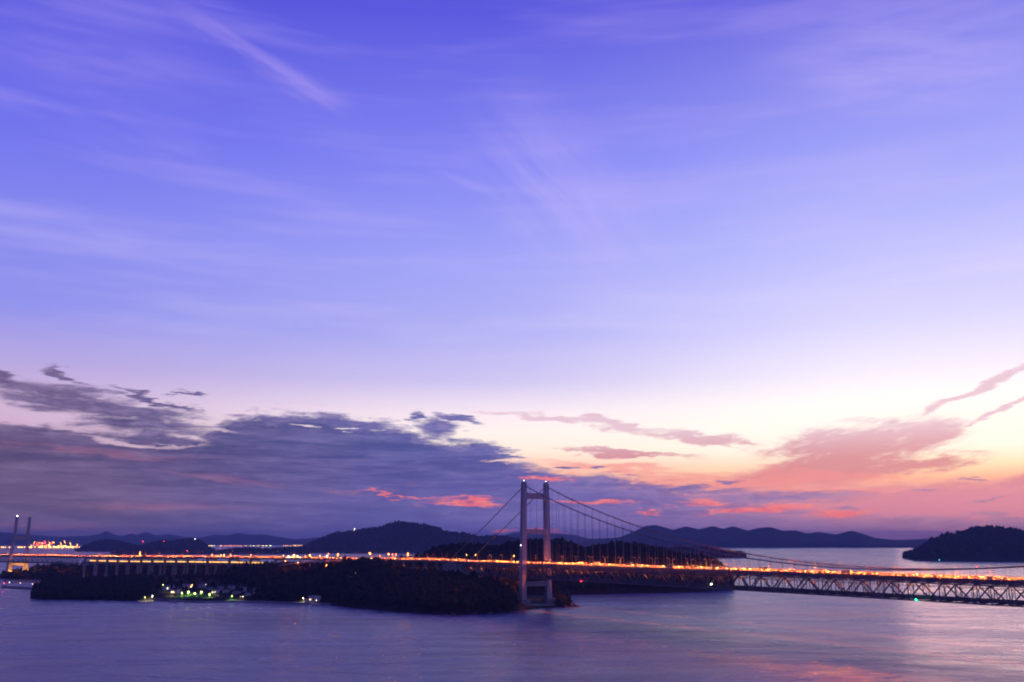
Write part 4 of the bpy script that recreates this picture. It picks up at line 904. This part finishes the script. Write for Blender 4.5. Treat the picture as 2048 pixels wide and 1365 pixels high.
def house(x, y, w, d, h, rot, label, lit=0, roofm=TILE, wallm=PLAST, flat=False):
    q = hit(x, y); g = ground_z(q.x, q.y); o = thing('house', (q.x, q.y, g), label, 'house', 'village houses'); o.rotation_euler = (0, 0, math.radians(rot))
    b0 = MB().box((0, 0, h / 2 - 1), (w, d, h + 2)); mw = part('wall', b0.mesh('wall', wallm), o)
    if flat: rf = part('roof', MB().box((0, 0, h + .2), (w + .5, d + .5, .4)).box((0, 0, h + .55), (w * .5, d * .4, .5)).mesh('roof', CONC), o)
    else:
        e = .6; hh = d * .28; vs = [(-w / 2 - e, -d / 2 - e, h - .1), (w / 2 + e, -d / 2 - e, h - .1), (w / 2 + e, d / 2 + e, h - .1), (-w / 2 - e, d / 2 + e, h - .1), (-w / 2 - e * .4, 0, h + hh), (w / 2 + e * .4, 0, h + hh)]
        rf = part('roof', MB().add(vs, [(0, 3, 2, 1), (0, 1, 5, 4), (2, 3, 4, 5), (0, 4, 3), (1, 2, 5)]).box((0, 0, h + hh + .1), (w + e, .4, .3)).mesh('roof', roofm), o)
    dm = MB().box((w * .3, -d / 2 - .04, 1.0), (.95, .1, 2.0)).mesh('door', TIMB); part('door', dm, o)
    k = 0
    for fl in range(max(1, int(h / 2.7))):
        for xx in (-.32, -.04):
            part('window', MB().box((w * xx, -d / 2 - .04, 1.5 + fl * 2.6), (1.5, .1, 1.1)).mesh('window', E_WIN if k < lit else GLASS), o); k += 1
    return o
hs = [(333, 1180, 9, 7, 5.4, 12, 'pale two storey house under the yellow-green lamps', 0), (350, 1187, 10, 7, 5.2, -8, 'quay house with orange lit windows', 2), (357, 1182, 8, 6, 3.2, 20, 'small low house behind the quay house', 0), (372, 1177, 9, 7, 5.4, 5, 'pale house behind the lit green, left', 0), (388, 1176, 8, 7, 3, -15, 'low house behind the lit green, middle', 1), (404, 1176, 10, 7, 5.4, 10, 'tall house under the bright white lamp', 0), (420, 1180, 8, 6, 3.2, -20, 'low house right of the lit green', 0), (431, 1187, 9, 7, 5.3, -5, 'white lit house right of the green', 1),
      (440, 1181, 9, 7, 5.3, 15, 'grey roofed house behind the white lit house', 0), (452, 1185, 8, 6, 3.1, -10, 'low house in the dark right half of the village', 0), (463, 1180, 9, 7, 5.4, 8, 'two storey house in the dark right half of the village', 0), (474, 1188, 8, 6, 3.1, -6, 'low house above the pale green quay lamp', 0), (486, 1183, 9, 7, 5.3, 14, 'house uphill at the right end of the village', 0), (497, 1191, 8, 6, 3.1, -12, 'last low house at the right end of the village', 0), (513, 1186, 9, 7, 5.2, 10, 'lone dark house right of the village', 0), (345, 1176, 8, 6, 3.1, -10, 'small house high behind the left of the village', 0)]
for a in hs: house(*a)
house(630, 1201.5, 15, 9, 5.6, -6, 'white flat roofed waterfront house standing alone', 1, flat=True); house(617, 1203, 8, 6, 2.8, -6, 'low white annex left of the white waterfront house', 0, flat=True)
house(648, 1164, 22, 7, 3.0, 10, 'long low pale building uphill from the white waterfront house', 1)
# quay in front of the village
qp = [G(278, 1201.5), G(345, 1203.5), G(380, 1206), G(432, 1205.5), G(500, 1205), G(560, 1207.5), G(660, 1210.5)]
o = thing('quay', qp[0], 'dark concrete quay wall along the village waterfront', 'quay')
m = MB()
for a, b_ in zip(qp, qp[1:]):
    dd = (b_ - a).normalized(); nn_ = Vector((-dd.y, dd.x, 0)); up = Vector((0, 0, 1.6)); dn = Vector((0, 0, -2))
    m.hexa([a + dn, b_ + dn, b_ + nn_ * 9 + dn, a + nn_ * 9 + dn, a + up, b_ + up, b_ + nn_ * 9 + up, a + nn_ * 9 + up])
m.build('quay_wall', CONC, o)
m = MB(); a, b_ = qp[0], qp[1]; dd = (b_ - a).normalized()
m.box(a.lerp(b_, .6) + Vector((0, 0, 2.4)), ((b_ - a).length * .7, .5, 1.6), dd); m.build('quay_parapet', CONC, o)
# lit lawn
lw = MB(); c0 = [hit(358, 1196), hit(372, 1192.5), hit(400, 1191.5), hit(428, 1193), hit(430, 1199), hit(400, 1201.5), hit(370, 1201)]
lo = thing('lawn', c0[0], 'small bright green lawn under the green-yellow lamps', 'lawn')
lw.add([Vector((q.x, q.y, max(.5, ground_z(q.x, q.y)) + .6)) for q in c0] + [Vector((q.x, q.y, -1)) for q in c0], [tuple(range(7))[::-1], tuple(range(7))] + [(k, (k + 1) % 7, 7 + (k + 1) % 7, 7 + k) for k in range(7)]).build('turf', GRASS, lo)
# moored boats
for i, (x, y, ln, rt) in enumerate(((343, 1204.2, 9, 5), (352, 1205, 7, -10), (636, 1210.5, 8, 12))):
    q = G(x, y + 1.5); o = thing('boat', (q.x, q.y, 0), ['small white boat moored left of the green lawn', 'smaller white boat moored just before the lawn', 'small white boat moored before the white waterfront house'][i], 'boat', 'moored boats'); o.rotation_euler = (0, 0, math.radians(rt)); l2, w2 = ln / 2, ln * .15
    vs = [(-l2, -w2, .9), (l2 * .5, -w2, 1.0), (l2, 0, 1.4), (l2 * .5, w2, 1.0), (-l2, w2, .9), (-l2 * .95, -w2 * .7, -.3), (l2 * .45, -w2 * .6, -.3), (l2 * .85, 0, -.3), (l2 * .45, w2 * .6, -.3), (-l2 * .95, w2 * .7, -.3)]
    part('hull', MB().add(vs, [(0, 1, 2, 3, 4), (9, 8, 7, 6, 5)] + [(k, 5 + k, 5 + (k + 1) % 5, (k + 1) % 5) for k in range(5)]).mesh('hull', PLAST), o); part('cabin', MB().box((-l2 * .2, 0, 1.6), (l2 * .7, w2 * 1.2, 1.4)).mesh('cabin', PLAST), o); part('windscreen', MB().box((l2 * .17, 0, 1.8), (.1, w2 * 1.1, .6)).mesh('windscreen', GLASS), o)

# ------------------------------------------------------------------ single trees
def tree_mesh(seed, h, pine=False):
    r_ = random.Random(seed); tk = MB().tube([(0, 0, -1), (.1, 0, h * .3), (.2 * r_.uniform(-1, 1), .2, h * .62)], [h * .045, h * .032, h * .015], 6)
    ends = []
    for k in range(6):
        a = k * 1.05 + r_.uniform(-.3, .3); z0 = h * r_.uniform(.3, .58); e = Vector((math.cos(a) * h * r_.uniform(.15, .3), math.sin(a) * h * r_.uniform(.15, .3), z0 + h * r_.uniform(.12, .28))); tk.tube([(0, 0, z0), e], [h * .014, h * .006], 4); ends.append(e)
    ends += [Vector((0, 0, h * .85)), Vector((r_.uniform(-1, 1), r_.uniform(-1, 1), h * .72))]
    lf = MB()
    for e in ends:
        for k in range(46):
            d = Vector((r_.gauss(0, 1), r_.gauss(0, 1), r_.gauss(0, .75))) * h * .075; c = e + d; s = h * r_.uniform(.025, .05)
            a = Vector((r_.gauss(0, 1), r_.gauss(0, 1), r_.gauss(0, 1))).normalized(); b_ = a.orthogonal().normalized() * s; a = a * s
            lf.add([c - a - b_ * .6, c + a - b_ * .6, c + a + b_ * .6, c - a + b_ * .6], [(0, 1, 2, 3)])
    return tk.mesh('trunk', BARK), lf.mesh('crown', LEAF2)
TM = [tree_mesh(i, 8.0) for i in range(4)]
trees = [(352, 1194, .55, 'small'), (362, 1197, .6, 'bushy'), (369, 1198, .7, 'bushy'), (376, 1199.5, .55, 'dark'), (383, 1198, .65, 'round'), (392, 1197, .7, 'round'), (398, 1200, .55, 'low'), (408, 1198, .65, 'bushy'), (415, 1197, .6, 'small'), (424, 1196, .7, 'leafy'), (434, 1198, .6, 'leafy'), (446, 1197, .7, 'dark')]
for i, (x, y, s, w) in enumerate(trees):
    q = hit(x, y); g = ground_z(q.x, q.y); o = thing('broadleaf_tree', (q.x, q.y, g), f'{w} green lit tree on the waterfront, {ordinal(i + 1)} from the left', 'tree', 'waterfront trees'); o.scale = (s, s, s * .85); o.rotation_euler = (0, 0, i * 1.3); part('trunk', TM[i % 4][0], o); part('crown', TM[i % 4][1], o)
for i, x in enumerate((764, 771, 778, 785, 791, 797, 803, 809)):
    q = P(x, 1135, 1322 - abs(i - 3) * 3); g = ground_z(q.x, q.y); o = thing('knoll_tree', (q.x, q.y, g), f'tree lit orange on the knoll below the viaduct, {ordinal(i + 1)} from the left', 'tree', 'knoll trees'); s = 1.0 - .06 * abs(i - 3); o.scale = (s, s, s); o.rotation_euler = (0, 0, i * 2.1); part('trunk', TM[i % 4][0], o); part('crown', TM[i % 4][1], o)

# ------------------------------------------------------------------ woods (one mass per island), kept clear of the village, road and tower foot
def rd_dist(q):
    d = min(math.hypot(q[0] - p.x, q[1] - p.y) for p in VPATH[::3]); s = (Vector((q[0], q[1], 0)) - T).dot(B2); o = abs((Vector((q[0], q[1], 0)) - T).dot(NV))
    return min(d, o if s > ANC - 40 else 1e9)
def keepA(q):
    px = 1024 + 1803 * q[0] / q[1]
    if 318 < px < 520 and q[2] < 22 - .08 * max(0, px - 440): return q[2] > 10 and random.random() < .10
    if 600 < px < 660 and q[2] < 6: return False
    if 690 < px < 716 and q[2] > 20: return random.random() < .5
    if abs(px - 1071) < 42 and q[2] < 14: return False
    return rd_dist(q) > (17 if px < 900 else 24)
wood('A', 15000, 4.3, 1, keep=keepA)
wood('B', 9000, 5.0, 1, keep=lambda q: rd_dist(q) > 20)
wood('I', 4200, 4.6, 1, keep=lambda q: rd_dist(q) > 30 or q[2] < 8)
wood('C', 1800, 6.5, 1); wood('D', 6500, 6.5, 1); wood('K', 3500, 6., 1); wood('F', 8000, 6., 1); wood('L', 2000, 5., 1)
# rocks round the point below the tower and along the near shore
rk = ico(1); rmesh = []
for k in range(4):
    v, f = rk; vv = v * (1 + .25 * rng.standard_normal((len(v), 1))); me = bpy.data.meshes.new('rock'); me.from_pydata((vv * [1.2, 1, .75]).tolist(), [], f.tolist()); me.materials.append(ROCK); rmesh.append(me)
rocks = [(1112, 1207, 7), (1120, 1206, 8), (1127, 1208, 7.5), (1134, 1208.5, 7), (1141, 1211, 5), (1147, 1213, 4.2), (1154, 1214.2, 3.2), (1116, 1213, 4), (1105, 1214, 3), (1131, 1214.5, 3), (1036, 1221, 3.2), (1018, 1224, 3), (1060, 1218, 2.6), (1080, 1217, 2.4), (980, 1229, 3.2), (950, 1230, 2.8), (905, 1231, 3.2), (870, 1230, 3), (830, 1228, 2.8)]
rocks.sort()
for i, (x, y, s) in enumerate(rocks):
    q = G(x, y); o = bpy.data.objects.new('rock', rmesh[i % 4]); C.objects.link(o); o.location = (q.x, q.y, s * .2); o.scale = (s, s * .9, s * .9); o.rotation_euler = (0, 0, i * 1.7)
    tag(o, f'dark shore rock on the near island waterline, {ordinal(i + 1)} from the left', 'rock', 'shore rocks')
# platform under the tower
MB().box(bp_(1, 0, 1.6), (24, 62, 3.4), B2).build('tower_platform', CONC, SB)

# ------------------------------------------------------------------ haze over the strait
hz = bpy.data.materials.new('haze_air'); hz.use_nodes = True; t = hz.node_tree
for n in list(t.nodes):
    if n.type == 'BSDF_PRINCIPLED': t.nodes.remove(n)
pv = t.nodes.new('ShaderNodeVolumePrincipled'); pv.inputs['Color'].default_value = (.42, .56, 1.0, 1); pv.inputs['Density'].default_value = 6.5e-5; pv.inputs['Anisotropy'].default_value = 0.0
t.links.new(pv.outputs[0], [n for n in t.nodes if n.type == 'OUTPUT_MATERIAL'][0].inputs['Volume'])
hb = MB().hexa([(-22000, -1800, -3), (22000, -1800, -3), (22000, 22000, -3), (-22000, 22000, -3), (-22000, -1800, 232), (22000, -1800, 232), (22000, 22000, 232), (-22000, 22000, 232)]).build('haze', hz); hb['kind'] = 'stuff'
for o in bpy.data.objects:
    if '_o' in o: del o['_o']
